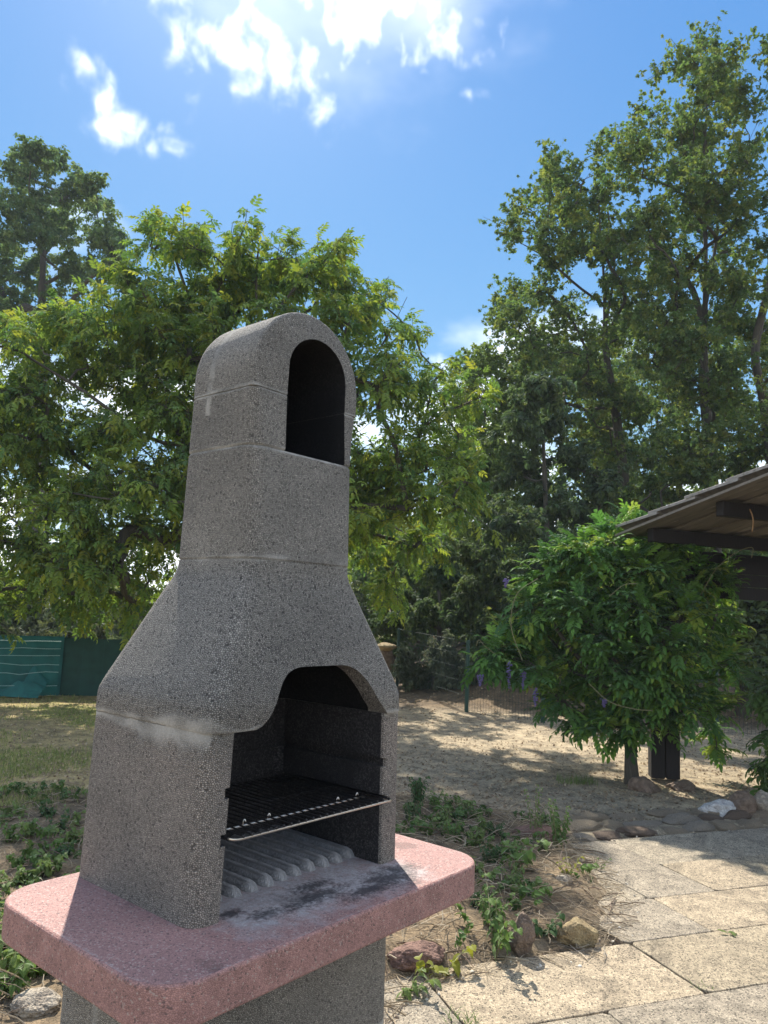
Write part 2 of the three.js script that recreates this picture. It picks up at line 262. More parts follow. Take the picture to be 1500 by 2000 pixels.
// ------------------------------------------------------------------ barbecue
// local axes: x along the front, y up from the ground, -z to the back
const BBQ = { x: -0.148, z: -1.999, turn: 49.939 * Math.PI / 180, H: 0.75 };
const bbq = thing('masonry_barbecue', 'tall grey aggregate concrete barbecue with chimney and pink hearth table', 'barbecue', [BBQ.x, 0, BBQ.z], BBQ.turn);
const HJ = 0.409, HB = 0.815, H2 = 1.114, H1 = 1.272, HT = 1.525;
{
  const W = 2048, Hh = 2048, SX = 1.3, SY = 1.7, nx = Math.round(SX / 0.0043), ny = Math.round(SY / 0.0043), cl = cells(nx, ny, 3);
  const joint = [[HJ, 0.014, 0.020], [HB + 0.004, 0.013, 0.013], [H2, 0.010, 0.012], [H1, 0.009, 0.009]];
  const [tc, tb] = textures(W, Hh, (i, j, o) => {
    const s = i / W * SX, w = j / Hh * SY, c = cl(i / W * nx, j / Hh * ny), e = sstep(0.07, 0.50, c[1] - c[0]), hood = sstep(HJ - 0.01, HJ + 0.03, w) * sstep(HB + 0.02, HB - 0.05, w), body = sstep(HJ + 0.005, HJ - 0.03, w);
    const big = fbm(s * 2.1, w * 2.6, 1, 4), mid = fbm(s * 9, w * 9, 6, 3), pit = clamp(0.5 + 1.1 * fbm(s * 75, w * 75, 3, 3));
    // aggregate: every grain its own tone, dark pits between
    let k = 0.275 + 0.115 * c[2] + (c[2] > 0.96 ? 0.06 : 0);
    const deep = lerp(0.06, 0.36, clamp(0.25 + 0.7 * pit - 0.25 * hood));
    k = lerp(k * deep, k, e) * (1 + 0.55 * big + 0.22 * mid) ;
    const hue = c[2] * 7.13 % 1, warm = body * (0.5 + 0.5 * sstep(-0.2, 0.2, big)) * 0.75 + 0.2 * hue;
    let R = k * lerp(1.08, 1.15, warm), G = k * lerp(1.0, 0.965, warm), B = k * lerp(0.85, 0.79, warm), h = lerp(0.15, 0.62 + 0.3 * c[2], e);
    // mortar smeared along the joints
    let m = 0;
    for (const [wk, a, b] of joint) { let lo = a * 0.7 + 0.6 * b * (0.5 + fbm(s * 6, wk * 9, 2, 3) * 1.6), up = a * 0.7 + 0.6 * b * (0.5 + fbm(s * 7, wk * 5, 12, 3) * 1.6); if (wk === HJ) { lo += 0.05 * sstep(0.06, 0.32, s) * sstep(0.62, 0.5, s) * (0.7 + 1.4 * fbm(s * 14, 2, 3, 3)); up += 0.03 * sstep(0.25, 0.4, s) * sstep(0.6, 0.5, s); } if (wk > HB && wk < HB + 0.1) up += 0.045 * sstep(0.7, 1.0, s) * (0.6 + fbm(s * 9, 4, 1, 3)); const dd = w - wk + 0.006 * noise(s * 22, wk * 3, 4), v = dd < 0 ? -dd / lo : dd / up; m = Math.max(m, (wk > HB && wk < HB + 0.1 ? 0.72 : 1) * (1 - sstep(0.35, 1.35, v + 0.75 * mid))); }
    if (w > H1 - 0.06) { const sd = Math.abs(s - 0.205 - 0.05 * (w - 1.4) + 0.008 * noise(w * 20, 5, 2)); m = Math.max(m, 0.85 * (1 - sstep(0.006, 0.022, sd + 0.01 * mid))); }
    m *= 0.92 * sstep(0.22, 1.05, e * 0.55 + m * 0.75 + 1.1 * mid + 0.8 * fbm(s * 4, w * 12, 15, 3));
    const crack = joint.some(([wk]) => Math.abs(w - wk + 0.004 * noise(s * 30, wk, 1)) < 0.0014) && noise(s * 7, w, 8) > 0.22 ? 0.6 : 1;
    const mk = (0.30 + 0.13 * mid + 0.07 * (c[2] - 0.5)) * crack;
    o[0] = lerp(R, mk * 1.04, m); o[1] = lerp(G, mk * 0.99, m); o[2] = lerp(B, mk * 0.87, m); o[3] = lerp(h, 0.78 + 0.25 * mid - (crack < 1 ? 0.3 : 0), m * 0.9);
  });
  M.aggregate = std({ map: tc, bumpMap: tb, bumpScale: 0.0035, roughness: 0.93 });
  const cs = cells(200, 200, 9);
  const [sc, sb] = textures(1024, 1024, (i, j, o) => {                // soot on coarse aggregate
    const c = cs(i / 1024 * 200, j / 1024 * 200), e = sstep(0.04, 0.3, c[1] - c[0]), n = fbm(i / 150, j / 150, 4, 4), k = (0.006 + 0.022 * c[2] * c[2] * clamp(0.6 + 1.6 * n)) * lerp(0.5, 1, e);
    o[0] = k * 1.06; o[1] = k * 0.98; o[2] = k * 0.95; o[3] = lerp(0.2, 0.6 + 0.3 * c[2], e);
  });
  M.soot = std({ map: sc, bumpMap: sb, bumpScale: 0.0035, roughness: 0.95 });
  const [ic, ib] = textures(1024, 1024, (i, j, o) => {                // smoked lining of the fire chamber
    const c = cs(i / 1024 * 200, j / 1024 * 200), e = sstep(0.04, 0.3, c[1] - c[0]), n = fbm(i / 120, j / 170, 14, 4), k = (0.024 + 0.07 * c[2] * c[2] * clamp(0.7 + 1.5 * n)) * lerp(0.4, 1, e);
    o[0] = k * 1.1; o[1] = k * 0.98; o[2] = k * 0.93; o[3] = lerp(0.2, 0.6 + 0.3 * c[2], e);
  });
  M.smoked = std({ map: ic, bumpMap: ib, bumpScale: 0.0035, roughness: 0.95 });
  // uv in the tower's atlas by the way a face looks
  const towerUV = (g0, barrel) => {
    const g = g0.index ? g0.toNonIndexed() : g0; if (!g.attributes.normal) g.computeVertexNormals();
    const p = g.attributes.position, uv = new Float32Array(p.count * 2), a = V(), b = V(), c = V(), n = V();
    for (let i = 0; i < p.count; i += 3) {
      a.fromBufferAttribute(p, i); b.fromBufferAttribute(p, i + 1); c.fromBufferAttribute(p, i + 2); n.crossVectors(b.clone().sub(a), c.clone().sub(a)).normalize();
      const f = Math.abs(n.z) > Math.hypot(n.x, n.y * (barrel ? 1 : 0));
      [a, b, c].forEach((q, k) => {
        const v = -q.z; let w = q.y - BBQ.H, s;
        if (f) s = n.z > 0 ? 0.86 + q.x : 2.0 - q.x * 0.9;
        else if (!barrel && Math.abs(n.y) > 0.85) { s = q.x + 0.6; w = v + 0.5; }
        else { s = q.x < barrelX(barrel) ? 0.5 - v : 1.25 + v; if (barrel && w > barrel.ws) w = barrel.ws + Math.atan2(w - barrel.ws, Math.max(0.001, Math.abs(q.x - barrel.cx))) * barrel.r; }
        uv[(i + k) * 2] = s / SX; uv[(i + k) * 2 + 1] = w / SY;
      });
    }
    g.setAttribute('uv', new THREE.BufferAttribute(uv, 2)); return g;
  };
  const barrelX = (b) => (b ? b.cx : 0);
  const metreUV = (g0, s = 0.9) => { const g = g0.index ? g0.toNonIndexed() : g0; if (!g.attributes.normal) g.computeVertexNormals(); const p = g.attributes.position, n = g.attributes.normal, uv = new Float32Array(p.count * 2); for (let i = 0; i < p.count; i++) { const X = p.getX(i), Y = p.getY(i), Z = p.getZ(i), ax = Math.abs(n.getX(i)), ay = Math.abs(n.getY(i)), az = Math.abs(n.getZ(i)); const [u, v] = ay > ax && ay > az ? [X, Z] : ax > az ? [Z, Y] : [X, Y]; uv[i * 2] = u / s; uv[i * 2 + 1] = v / s; } g.setAttribute('uv', new THREE.BufferAttribute(uv, 2)); return g; };
  M.metreUV = metreUV;
  // rounded rectangle in plan, counter-clockwise seen from above: (x, v) corners
  const plan = (x0, x1, v0, v1, r, n = 6, rb = r) => { const P = [], lim = (q) => Math.min(q, (x1 - x0) / 2 - 1e-3, (v1 - v0) / 2 - 1e-3), rf = lim(r), rk = lim(rb); for (const [cx, cv, a0, rr] of [[x1 - rf, v0 + rf, -90, rf], [x1 - rk, v1 - rk, 0, rk], [x0 + rk, v1 - rk, 90, rk], [x0 + rf, v0 + rf, 180, rf]]) for (let k = 0; k <= n; k++) { const a = (a0 + 90 * k / n) * Math.PI / 180; P.push([cx + rr * Math.cos(a), cv + rr * Math.sin(a)]); } return P; };
  const loft = (rings, crease = 0.6) => {                             // rings: [w, plan]; closed with caps
    const n = rings[0][1].length, pos = [];
    const pt = (k, i) => { const [x, v] = rings[k][1][i % n]; return [x, BBQ.H + rings[k][0], -v]; };
    for (let k = 0; k < rings.length - 1; k++) for (let i = 0; i < n; i++) { const a = pt(k, i), b = pt(k, i + 1), c = pt(k + 1, i), d = pt(k + 1, i + 1); pos.push(...a, ...b, ...d, ...a, ...d, ...c); }
    for (const [k, up] of [[0, 0], [rings.length - 1, 1]]) { const tri = THREE.ShapeUtils.triangulateShape(rings[k][1].map(([x, v]) => new THREE.Vector2(x, v)), []); for (const t of tri) { const q = up ? t : [t[0], t[2], t[1]]; for (const i of q) pos.push(...pt(k, i)); } }
    const g = new THREE.BufferGeometry(); g.setAttribute('position', new THREE.Float32BufferAttribute(pos, 3)); return toCreasedNormals(mergeVertices(g, 1e-5), crease);
  };
  const ev = new Evaluator(); ev.useGroups = true; ev.attributes = ['position', 'uv', 'normal'];
  const cut = (g, m, cuts) => { let a = new Brush(g, m); a.updateMatrixWorld(true); for (const [cg, cm] of cuts) { const b = new Brush(cg, cm); b.updateMatrixWorld(true); a = ev.evaluate(a, b, SUBTRACTION); } return a; };
  const add = (name, brush, label) => part(name, brush.geometry, brush.material, bbq, label);
  const mats = [];

  // pedestal
  part('pedestal', towerUV(loft([[-0.75, plan(-0.39, 0.378, 0.005, 0.50, 0.08)], [-0.079, plan(-0.385, 0.373, 0.01, 0.50, 0.08)]])), M.aggregate, bbq);
  // table
  {
    const S = [2048, 1331], T0 = -0.60, T1 = 0.60, V0 = -0.24, V1 = 0.54, cr = cells(343, 223, 41);
    const soots = [[0.215, -0.09, 0.085, 0.05], [0.10, -0.10, 0.07, 0.032], [0.27, -0.06, 0.06, 0.04], [-0.02, -0.045, 0.10, 0.03], [0.02, 0.015, 0.06, 0.025], [-0.17, -0.035, 0.045, 0.02], [-0.24, 0.02, 0.03, 0.02]];
    const [c, b] = textures(...S, (i, j, o) => {
      const u = lerp(T0, T1, i / S[0]), v = lerp(V0, V1, j / S[1]), w = cr(i / S[0] * 343, j / S[1] * 223), e = sstep(0.03, 0.28, w[1] - w[0]), big = fbm(u * 4, v * 4, 3, 4), mid = fbm(u * 22, v * 22, 5, 4), fine = fbm(u * 90, v * 90, 2, 3);
      let k = (0.72 + 0.40 * w[2]) * lerp(0.62, 1, e) * (1 + 0.25 * big); let R = 0.44 * k, G = 0.24 * k, B = 0.205 * k;
      if (w[2] > 0.93) { R = 0.45; G = 0.33; B = 0.28; } else if (w[2] < 0.05) { R = 0.17; G = 0.10; B = 0.09; }
      const du = Math.max(Math.abs(u - 0.02) - 0.24, 0) / 0.10, dv = Math.max(v < 0 ? -0.05 - v : 0, 0) / 0.12, ash = clamp(1.0 - Math.hypot(du, dv) * 0.9 + 0.9 * mid + 0.4 * big) * (v < 0.5 ? 1 : 0), a = clamp(ash * 0.82 + 0.25 * fine * ash);
      const ak = 0.31 + 0.13 * mid + 0.10 * fine + 0.07 * (w[2] - 0.5); R = lerp(R, ak * 1.02, a); G = lerp(G, ak * 0.99, a); B = lerp(B, ak * 0.97, a);
      const ex = Math.max(Math.abs(u + 0.0085) - 0.448, 0), ev2 = Math.max(Math.abs(v - 0.16) - 0.24, 0), rim = 0.105 - Math.hypot(ex, ev2), wear = sstep(0.02, 0.004, rim + 0.03 * mid + 0.012 * fine) * sstep(-0.1, 0.12, mid + 0.4 * fine); R = lerp(R, 0.52, wear * 0.7); G = lerp(G, 0.41, wear * 0.7); B = lerp(B, 0.37, wear * 0.7);
      const stain = sstep(0.16, 0.3, fbm(u * 6 + 4, v * 6, 17, 5)) * 0.35; R *= 1 - stain; G *= 1 - stain; B *= 1 - stain;
      let s = 0; for (const [su, sv, ru, rv] of soots) s = Math.max(s, 1 - sstep(0.1, 1.75, Math.hypot((u - su) / ru, (v - sv) / rv) + 1.3 * mid + 1.3 * fine + 0.35 * (w[2] - 0.5))); s *= 0.84;
      R = lerp(R, 0.022, s); G = lerp(G, 0.023, s); B = lerp(B, 0.026, s);
      o[0] = R; o[1] = G; o[2] = B; o[3] = lerp(lerp(0.3, 0.75, e), 0.6 + 0.5 * fine, Math.max(a, s));
    }, false);
    const top = new THREE.MeshStandardMaterial({ map: c, bumpMap: b, bumpScale: 0.0022, roughness: 0.72 });
    const ct = cells(150, 150, 51), [c2, b2] = textures(1024, 1024, (i, j, o) => {
      const w = ct(i / 1024 * 150, j / 1024 * 150), e = sstep(0.03, 0.28, w[1] - w[0]), n = fbm(i / 130, j / 130, 3, 4); let k = (0.74 + 0.36 * w[2]) * lerp(0.62, 1, e) * (1 + 0.5 * n);
      o[0] = 0.44 * k; o[1] = 0.235 * k; o[2] = 0.195 * k; if (w[2] > 0.96) { o[0] = 0.44; o[1] = 0.31; o[2] = 0.26; } else if (w[2] < 0.04) { o[0] = 0.18; o[1] = 0.11; o[2] = 0.095; } o[3] = lerp(0.3, 0.8, e);
    });
    const side = new THREE.MeshStandardMaterial({ map: c2, bumpMap: b2, bumpScale: 0.0025, roughness: 0.85 });
    const sh = new THREE.Shape(), bv = 0.007, P = plan(-0.562 + bv, 0.545 - bv, -0.185 + bv, 0.505 - bv, 0.105, 12); P.forEach(([x, v], i) => (i ? sh.lineTo(x, v) : sh.moveTo(x, v)));
    const g = new THREE.ExtrudeGeometry(sh, { depth: 0.082 - 2 * bv, bevelEnabled: true, bevelThickness: bv, bevelSize: bv, bevelSegments: 3 }); g.translate(0, 0, -(0.082 - bv)); g.rotateX(-Math.PI / 2); g.translate(0, BBQ.H, 0);
    const p = g.attributes.position, n = g.attributes.normal, uv = g.attributes.uv;
    for (let i = 0; i < p.count; i++) { const x = p.getX(i), y = p.getY(i), v = -p.getZ(i); if (n.getY(i) > 0.9) uv.setXY(i, (x - T0) / (T1 - T0), (v - V0) / (V1 - V0)); else if (Math.abs(n.getX(i)) > Math.abs(n.getZ(i))) uv.setXY(i, v / 0.55, y / 0.55); else uv.setXY(i, x / 0.55, y / 0.55); }
    part('table_slab', g, [top, side], bbq, 'pink aggregate hearth table with ash and soot on top');
    // cast ribs of the fire floor
    const rp = []; for (let k = 0; k <= 10; k++) rp.push(0);
    const [rc, rb] = textures(512, 512, (i, j, o) => { const f = fbm(i / 40, j / 40, 3, 5), q = fbm(i / 9, j / 9, 5, 3), k = 0.24 + 0.16 * f + 0.12 * q; o[0] = k * 1.03; o[1] = k * 0.98; o[2] = k * 0.93; o[3] = 0.5 + q; });
    const ash = std({ map: rc, bumpMap: rb, bumpScale: 0.003, roughness: 1 });
    const ribGeo = (() => { const pos = [], n = 26, m = 10, L = 0.36, W2 = 0.021, hh = 0.022; const P3 = (i, k) => { const t = i / n, z = t * L, env = Math.sqrt(clamp(1 - Math.pow(clamp(1 - t * L / 0.03), 2))) * (0.96 + 0.06 * noise(t * 9, 2, 1)), a = k / m * Math.PI; return [Math.cos(a) * W2 * (0.55 + 0.45 * env), Math.sin(a) * hh * env + 0.0005, -z]; }; for (let i = 0; i < n; i++) for (let k = 0; k < m; k++) { const a = P3(i, k), b = P3(i, k + 1), c = P3(i + 1, k), d = P3(i + 1, k + 1); pos.push(...a, ...b, ...d, ...a, ...d, ...c); } const g = new THREE.BufferGeometry(); g.setAttribute('position', new THREE.Float32BufferAttribute(pos, 3)); return metreUV(toCreasedNormals(mergeVertices(g, 1e-5), 0.9), 0.25); })();
    const r = rng(4); for (let k = 0; k < 10; k++) { const o = part('fire_floor_rib', ribGeo, ash, bbq); o.position.set(-0.206 + 0.052 * k, BBQ.H - 0.001, -(0.088 + 0.012 * (r() - 0.3))); o.scale.set(1, 0.9 + 0.3 * r(), 1); }
  }
  // U-shaped fire chamber; the inside steps back in grooves for the grate
  {
    const lev = [[0, 0], [0.160, 0], [0.160, 0.014], [0.186, 0.014], [0.186, 0], [0.262, 0], [0.262, 0.012], [0.286, 0.012], [0.286, 0], [HJ, 0]], N = 5;
    const ring = (w, dip) => {
      const t = w / HJ, A = lerp(0.355, 0.345, t), D = lerp(0.50, 0.503, t), f = lerp(0, 0.0, t), wt = 0.079, r = 0.045, P = [];
      const arc = (cx, cv, rr, a0, a1, n) => { for (let k = 0; k <= n; k++) { const a = lerp(a0, a1, k / n) * Math.PI / 180; P.push([cx + rr * Math.cos(a), cv + rr * Math.sin(a)]); } };
      const iu = A - wt + dip, ib = D - 0.075 + dip * 0.5, rf = 0.016, ri = 0.01;
      arc(A - r * 0.6, f + r * 0.6, r * 0.6, -90, 0, N); arc(A - r, D - r, r, 0, 90, N); arc(-A + r, D - r, r, 90, 180, N); arc(-A + r, f + r, r, 180, 270, N);
      arc(-iu - ri, f + ri, ri, -90, 0, 2); P.push([-iu, ib - 0.02], [-iu + 0.02, ib], [iu - 0.02, ib], [iu, ib - 0.02]); arc(iu + ri, f + ri, ri, 180, 270, 2);
      return P;
    };
    const n = ring(0, 0).length, split = 4 * (N + 1), outer = [], inner = [], caps = [];
    for (let k = 0; k < lev.length - 1; k++) { const a = ring(...lev[k]), b = ring(...lev[k + 1]); for (let i = 0; i < n; i++) { const j = (i + 1) % n, q = (P, i2, w) => [P[i2][0], BBQ.H + w, -P[i2][1]]; const A = q(a, i, lev[k][0]), B = q(a, j, lev[k][0]), C = q(b, i, lev[k + 1][0]), D = q(b, j, lev[k + 1][0]); (i >= split + 1 && i < n - 3 ? inner : outer).push(...A, ...B, ...D, ...A, ...D, ...C); } }
    const P = ring(HJ, 0); for (const t of THREE.ShapeUtils.triangulateShape(P.map(([x, v]) => new THREE.Vector2(x, v)), [])) for (const i of t) caps.push(P[i][0], BBQ.H + HJ, -P[i][1]);
    const mk = (p) => { const g = new THREE.BufferGeometry(); g.setAttribute('position', new THREE.Float32BufferAttribute(p, 3)); return toCreasedNormals(mergeVertices(g, 1e-5), 0.7); };
    const og = towerUV(mk([...outer, ...caps])), ig = metreUV(mk(inner));
    const g = mergeGeometries([og, ig], true); part('fire_chamber', g, [M.aggregate, M.smoked], bbq);
  }
  // hood with an arched opening
  {
    const o = (x0, x1, v0, v1, r) => plan(x0, x1, v0, v1, r), cx = 0.012;
    const outer = towerUV(loft([[HJ + 0.0003, o(-0.346, 0.350, -0.010, 0.504, 0.05)], [HJ + 0.006, o(-0.349, 0.352, -0.013, 0.506, 0.052)], [HJ + 0.052, o(-0.348, 0.350, -0.011, 0.506, 0.055)], [HJ + 0.063, o(-0.3455, 0.3475, -0.0100, 0.5055, 0.056)], [HJ + 0.078, o(-0.3395, 0.343, -0.0065, 0.504, 0.058)], [HJ + 0.10, o(-0.329, 0.334, -0.001, 0.500, 0.06)], [HJ + 0.118, o(-0.3196, 0.3263, 0.0048, 0.4955, 0.06)], [HJ + 0.30, o(-0.2242, 0.2482, 0.0639, 0.449, 0.056)], [HB - 0.088, o(-0.2148, 0.2405, 0.0698, 0.4437, 0.055)], [HB - 0.075, o(-0.208, 0.235, 0.074, 0.440, 0.055)], [HB - 0.045, o(-0.190, 0.219, 0.084, 0.431, 0.05)], [HB - 0.02, o(-0.182, 0.213, 0.088, 0.427, 0.05)], [HB, o(-0.179, 0.211, 0.089, 0.426, 0.05)]], 0.9));
    const inner = metreUV(loft([[HJ - 0.03, o(-0.268, 0.272, 0.048, 0.428, 0.03)], [HJ + 0.06, o(-0.268, 0.272, 0.05, 0.428, 0.03)], [HB - 0.06, o(-0.13, 0.155, 0.138, 0.375, 0.03)], [HB + 0.03, o(-0.13, 0.155, 0.138, 0.375, 0.03)]]));
    const s = new THREE.Shape(), A = new THREE.Path(); // arch outline in (x, w)
    s.moveTo(-0.222, HJ - 0.05); s.lineTo(-0.216, HJ + 0.0); s.bezierCurveTo(-0.170, 0.425, -0.160, 0.462, -0.142, 0.492); s.bezierCurveTo(-0.122, 0.530, -0.095, 0.546, -0.05, 0.548); s.lineTo(0.09, 0.548); s.bezierCurveTo(0.150, 0.547, 0.178, 0.515, 0.205, 0.478); s.bezierCurveTo(0.222, 0.452, 0.245, 0.43, 0.268, HJ); s.lineTo(0.272, HJ - 0.05); s.closePath();
    const arch = new THREE.ExtrudeGeometry(s, { depth: 0.3, bevelEnabled: false, curveSegments: 14 }); arch.translate(0, BBQ.H, -0.2); 
    add('hood', cut(outer, M.aggregate, [[inner, M.soot], [towerUV(arch), M.aggregate]]));
  }
  // chimney block, collar and barrel-shaped cowl, hollow
  const chin = (w, d, r) => { const [a, b, c, e] = ch(w); return plan(a + d, b - d, c + d, e - d, r, 6, 0.05); };
  const CX = 0.018, ch = (w) => { const t = (w - HB) / (H1 - HB); return [lerp(-0.179, -0.184, t) , lerp(0.213, 0.222, t), lerp(0.088, 0.113, t), lerp(0.427, 0.405, t)]; };
  const flue = (w0, w1) => metreUV(loft([[w0, plan(-0.13, 0.165, 0.14, 0.365, 0.03)], [w1, plan(-0.13, 0.165, 0.14, 0.365, 0.03)]]));
  add('chimney_block', cut(towerUV(loft([[HB + 0.0003, chin(HB, 0.003, 0.05)], [HB + 0.006, chin(HB, 0, 0.05)], [H2 - 0.006, chin(H2, 0, 0.05)], [H2, chin(H2, 0.0035, 0.05)]], 0.4)), M.aggregate, [[flue(HB - 0.05, H2 + 0.05), M.soot]]));
  const mouth = (() => { const s = new THREE.Shape(), m0 = -0.070, m1 = 0.168, sp = 1.352, r = (m1 - m0) / 2; s.moveTo(m0, H2 - 0.006); s.lineTo(m0 + 0.006, sp); for (let k = 1; k < 16; k++) { const a = Math.PI * (1 - k / 16); s.lineTo((m0 + m1) / 2 + (r - 0.005) * Math.cos(a), sp + 0.108 * Math.sin(a)); } s.lineTo(m1 - 0.004, sp); s.lineTo(m1 - 0.002, H2 - 0.006); s.closePath(); const g = new THREE.ExtrudeGeometry(s, { depth: 0.5, bevelEnabled: false }); g.translate(0, BBQ.H, -0.36); return metreUV(g); });
  add('chimney_collar', cut(towerUV(loft([[H2 + 0.0003, chin(H2, 0.0035, 0.05)], [H2 + 0.006, chin(H2, 0, 0.05)], [H2 + 0.07, chin(H2 + 0.07, 0, 0.044)], [H1 - 0.006, chin(H1, 0, 0.024)], [H1, chin(H1, 0.003, 0.024)]], 0.4)), M.aggregate, [[mouth(), M.soot], [flue(H2 - 0.05, H1 + 0.05), M.soot]]));
  {
    const [x0, x1, v0, v1] = ch(H1), r = (x1 - x0) / 2, cx = (x0 + x1) / 2, ws = HT - r + 0.002, bev = 0.03, s = new THREE.Shape(), q = r - bev;
    s.moveTo(-q, 0); s.lineTo(q, 0); s.lineTo(q, ws - H1 - 0); for (let k = 1; k <= 28; k++) { const a = Math.PI * k / 28; s.lineTo(q * Math.cos(a), ws - H1 + q * Math.sin(a)); } s.closePath();
    // barrel: profile swept back, its rim rounded more at the back than in front
    const pos = [], NP = 44, prof = (inset) => { const P = [], rr = r - inset; P.push([-rr, -0.0]); for (let k = 0; k <= NP; k++) { const a = Math.PI * (1 - k / NP); P.push([rr * Math.cos(a), ws - H1 + rr * Math.sin(a)]); } P.push([rr, 0]); return P; };
    const st = []; const rf = 0.014, rb = 0.05; for (let k = 0; k <= 6; k++) { const a = k / 6 * Math.PI / 2; st.push([v0 + rf * (1 - Math.sin(a)), rf * (1 - Math.cos(a))].reverse()); }
    const sts = []; for (let k = 0; k <= 6; k++) { const a = k / 6 * Math.PI / 2; sts.push([v0 + rf * (1 - Math.sin(a)), rf * (1 - Math.cos(a))]); }
    sts.reverse(); for (let k = 0; k <= 8; k++) { const a = k / 8 * Math.PI / 2; sts.push([v1 - rb * (1 - Math.sin(a)), rb * (1 - Math.cos(a))]); }
    const ringAt = ([v, ins]) => prof(ins).map(([x, y]) => [cx + x, BBQ.H + H1 + 0.0003 + y, -v]);
    const R = sts.map(ringAt), n = R[0].length;
    for (let k = 0; k < R.length - 1; k++) for (let i = 0; i < n - 1; i++) { const a = R[k][i], b = R[k][i + 1], c = R[k + 1][i], d = R[k + 1][i + 1]; pos.push(...a, ...d, ...b, ...a, ...c, ...d); }
    for (const [k, f] of [[0, 1], [R.length - 1, 0]]) { const c = [cx, BBQ.H + H1 + 0.05, R[k][0][2]]; for (let i = 0; i < n; i++) { const a = R[k][i], b = R[k][(i + 1) % n]; f ? pos.push(...c, ...a, ...b) : pos.push(...c, ...b, ...a); } }
    for (let k = 0; k < R.length - 1; k++) { const a = R[k][0], b = R[k][n - 1], c = R[k + 1][0], d = R[k + 1][n - 1]; pos.push(...a, ...b, ...d, ...a, ...d, ...c); }
    let g = new THREE.BufferGeometry(); g.setAttribute('position', new THREE.Float32BufferAttribute(pos, 3)); g = mergeVertices(g, 1e-5);
    { // make faces look outward
      const p = g.attributes.position, ix = g.index.array; let vol = 0; const a = V(), b = V(), c = V(); for (let i = 0; i < ix.length; i += 3) { a.fromBufferAttribute(p, ix[i]); b.fromBufferAttribute(p, ix[i + 1]); c.fromBufferAttribute(p, ix[i + 2]); vol += a.dot(b.cross(c)); } if (vol < 0) for (let i = 0; i < ix.length; i += 3) { const t = ix[i]; ix[i] = ix[i + 1]; ix[i + 1] = t; } }
    g = towerUV(toCreasedNormals(g, 0.8), { ws, r, cx });
    add('cowl', cut(g, M.aggregate, [[mouth(), M.soot], [flue(H1 - 0.05, H1 + 0.08), M.soot]]));
  }
}
// grill grate
{
  const y = BBQ.H + 0.178, t = thing('grill_grate', 'black wire grill grate with shiny front rim inside the barbecue', 'grill grate', [BBQ.x, y, BBQ.z], BBQ.turn);
  const x0 = -0.276, x1 = 0.286, v0 = -0.030, v1 = 0.375, r = 0.022, P = [];
  for (const [cx, cv, a0] of [[x1 - r, v0 + r, -90], [x1 - r, v1 - r, 0], [x0 + r, v1 - r, 90], [x0 + r, v0 + r, 180]]) for (let k = 0; k <= 5; k++) { const a = (a0 + 18 * k) * Math.PI / 180; P.push(V(cx + r * Math.cos(a), 0, -(cv + r * Math.sin(a)))); }
  const back = P.slice(5, 19), front = [...P.slice(18), ...P.slice(0, 6)];
  part('frame', tube(back, 0.0032, 6), M.iron, t); part('front_rim', tube(front, 0.0034, 8), M.chrome, t, 'shiny bare steel front rim');
  const bar = tube([V(0, 0.002, -v0), V(0, 0.002, -v1)], 0.0019, 5), n = 23;
  const stud = new THREE.SphereGeometry(0.0042, 8, 6);
  for (let k = 1; k < n; k++) { const x = lerp(x0, x1, k / n), b = part('grate_bar', bar, M.iron, t); b.position.set(x, 0.0035, 0); const s = part('bar_end', stud, M.iron, b); s.position.set(0, 0.002, -v0 + 0.001); }
  for (const v of [0.055, 0.19, 0.32]) part('cross_bar', tube([V(x0, -0.002, -v), V(x1, -0.002, -v)], 0.0027, 6), v < 0.1 ? M.chrome : M.iron, t, v < 0.1 ? 'bright cross bar near the front' : undefined);
  for (const [x, v] of [[-0.178, 0.055], [-0.10, 0.055], [0.148, 0.055], [0.226, 0.055], [-0.02, 0.36]]) part('hook', tube(curve([V(x - 0.003, 0, -v), V(x - 0.003, 0.008, -v), V(x + 0.001, 0.012, -v), V(x + 0.003, 0.006, -v + 0.002)], 10), 0.0016, 6), M.chrome, t);
}
// ------------------------------------------------------------------ leaves
function leaflet(L, W, droop, dir, at0, fold = 0.25) {               // pointed oval, folded along its midrib, 8 triangles
  const n = [0, 0.22, 0.5, 0.78, 1], w = [0, 0.8, 1, 0.62, 0], pos = [], x = V(1, 0, 0).applyAxisAngle(V(0, 1, 0), dir), s = V(0, 0, 1).applyAxisAngle(V(0, 1, 0), dir);
  const mid = n.map((t) => at0.clone().addScaledVector(x, L * t * Math.cos(droop * t)).add(V(0, -L * t * Math.sin(droop * t), 0)));
  const side = (i, k) => mid[i].clone().addScaledVector(s, k * W * w[i] / 2).add(V(0, W * w[i] * fold, 0));
  for (const k of [-1, 1]) for (let i = 0; i < 4; i++) { const a = mid[i], b = mid[i + 1], c = side(i, k), d = side(i + 1, k), T = (p, q, r) => (k < 0 ? pos.push(...p, ...q, ...r) : pos.push(...p, ...r, ...q)); if (i) T(a, c, d); if (i < 3) T(a, d, b); else if (!i) T(a, d, b); if (i === 3) { /* tip closes on itself */ } }
  return pos;
}
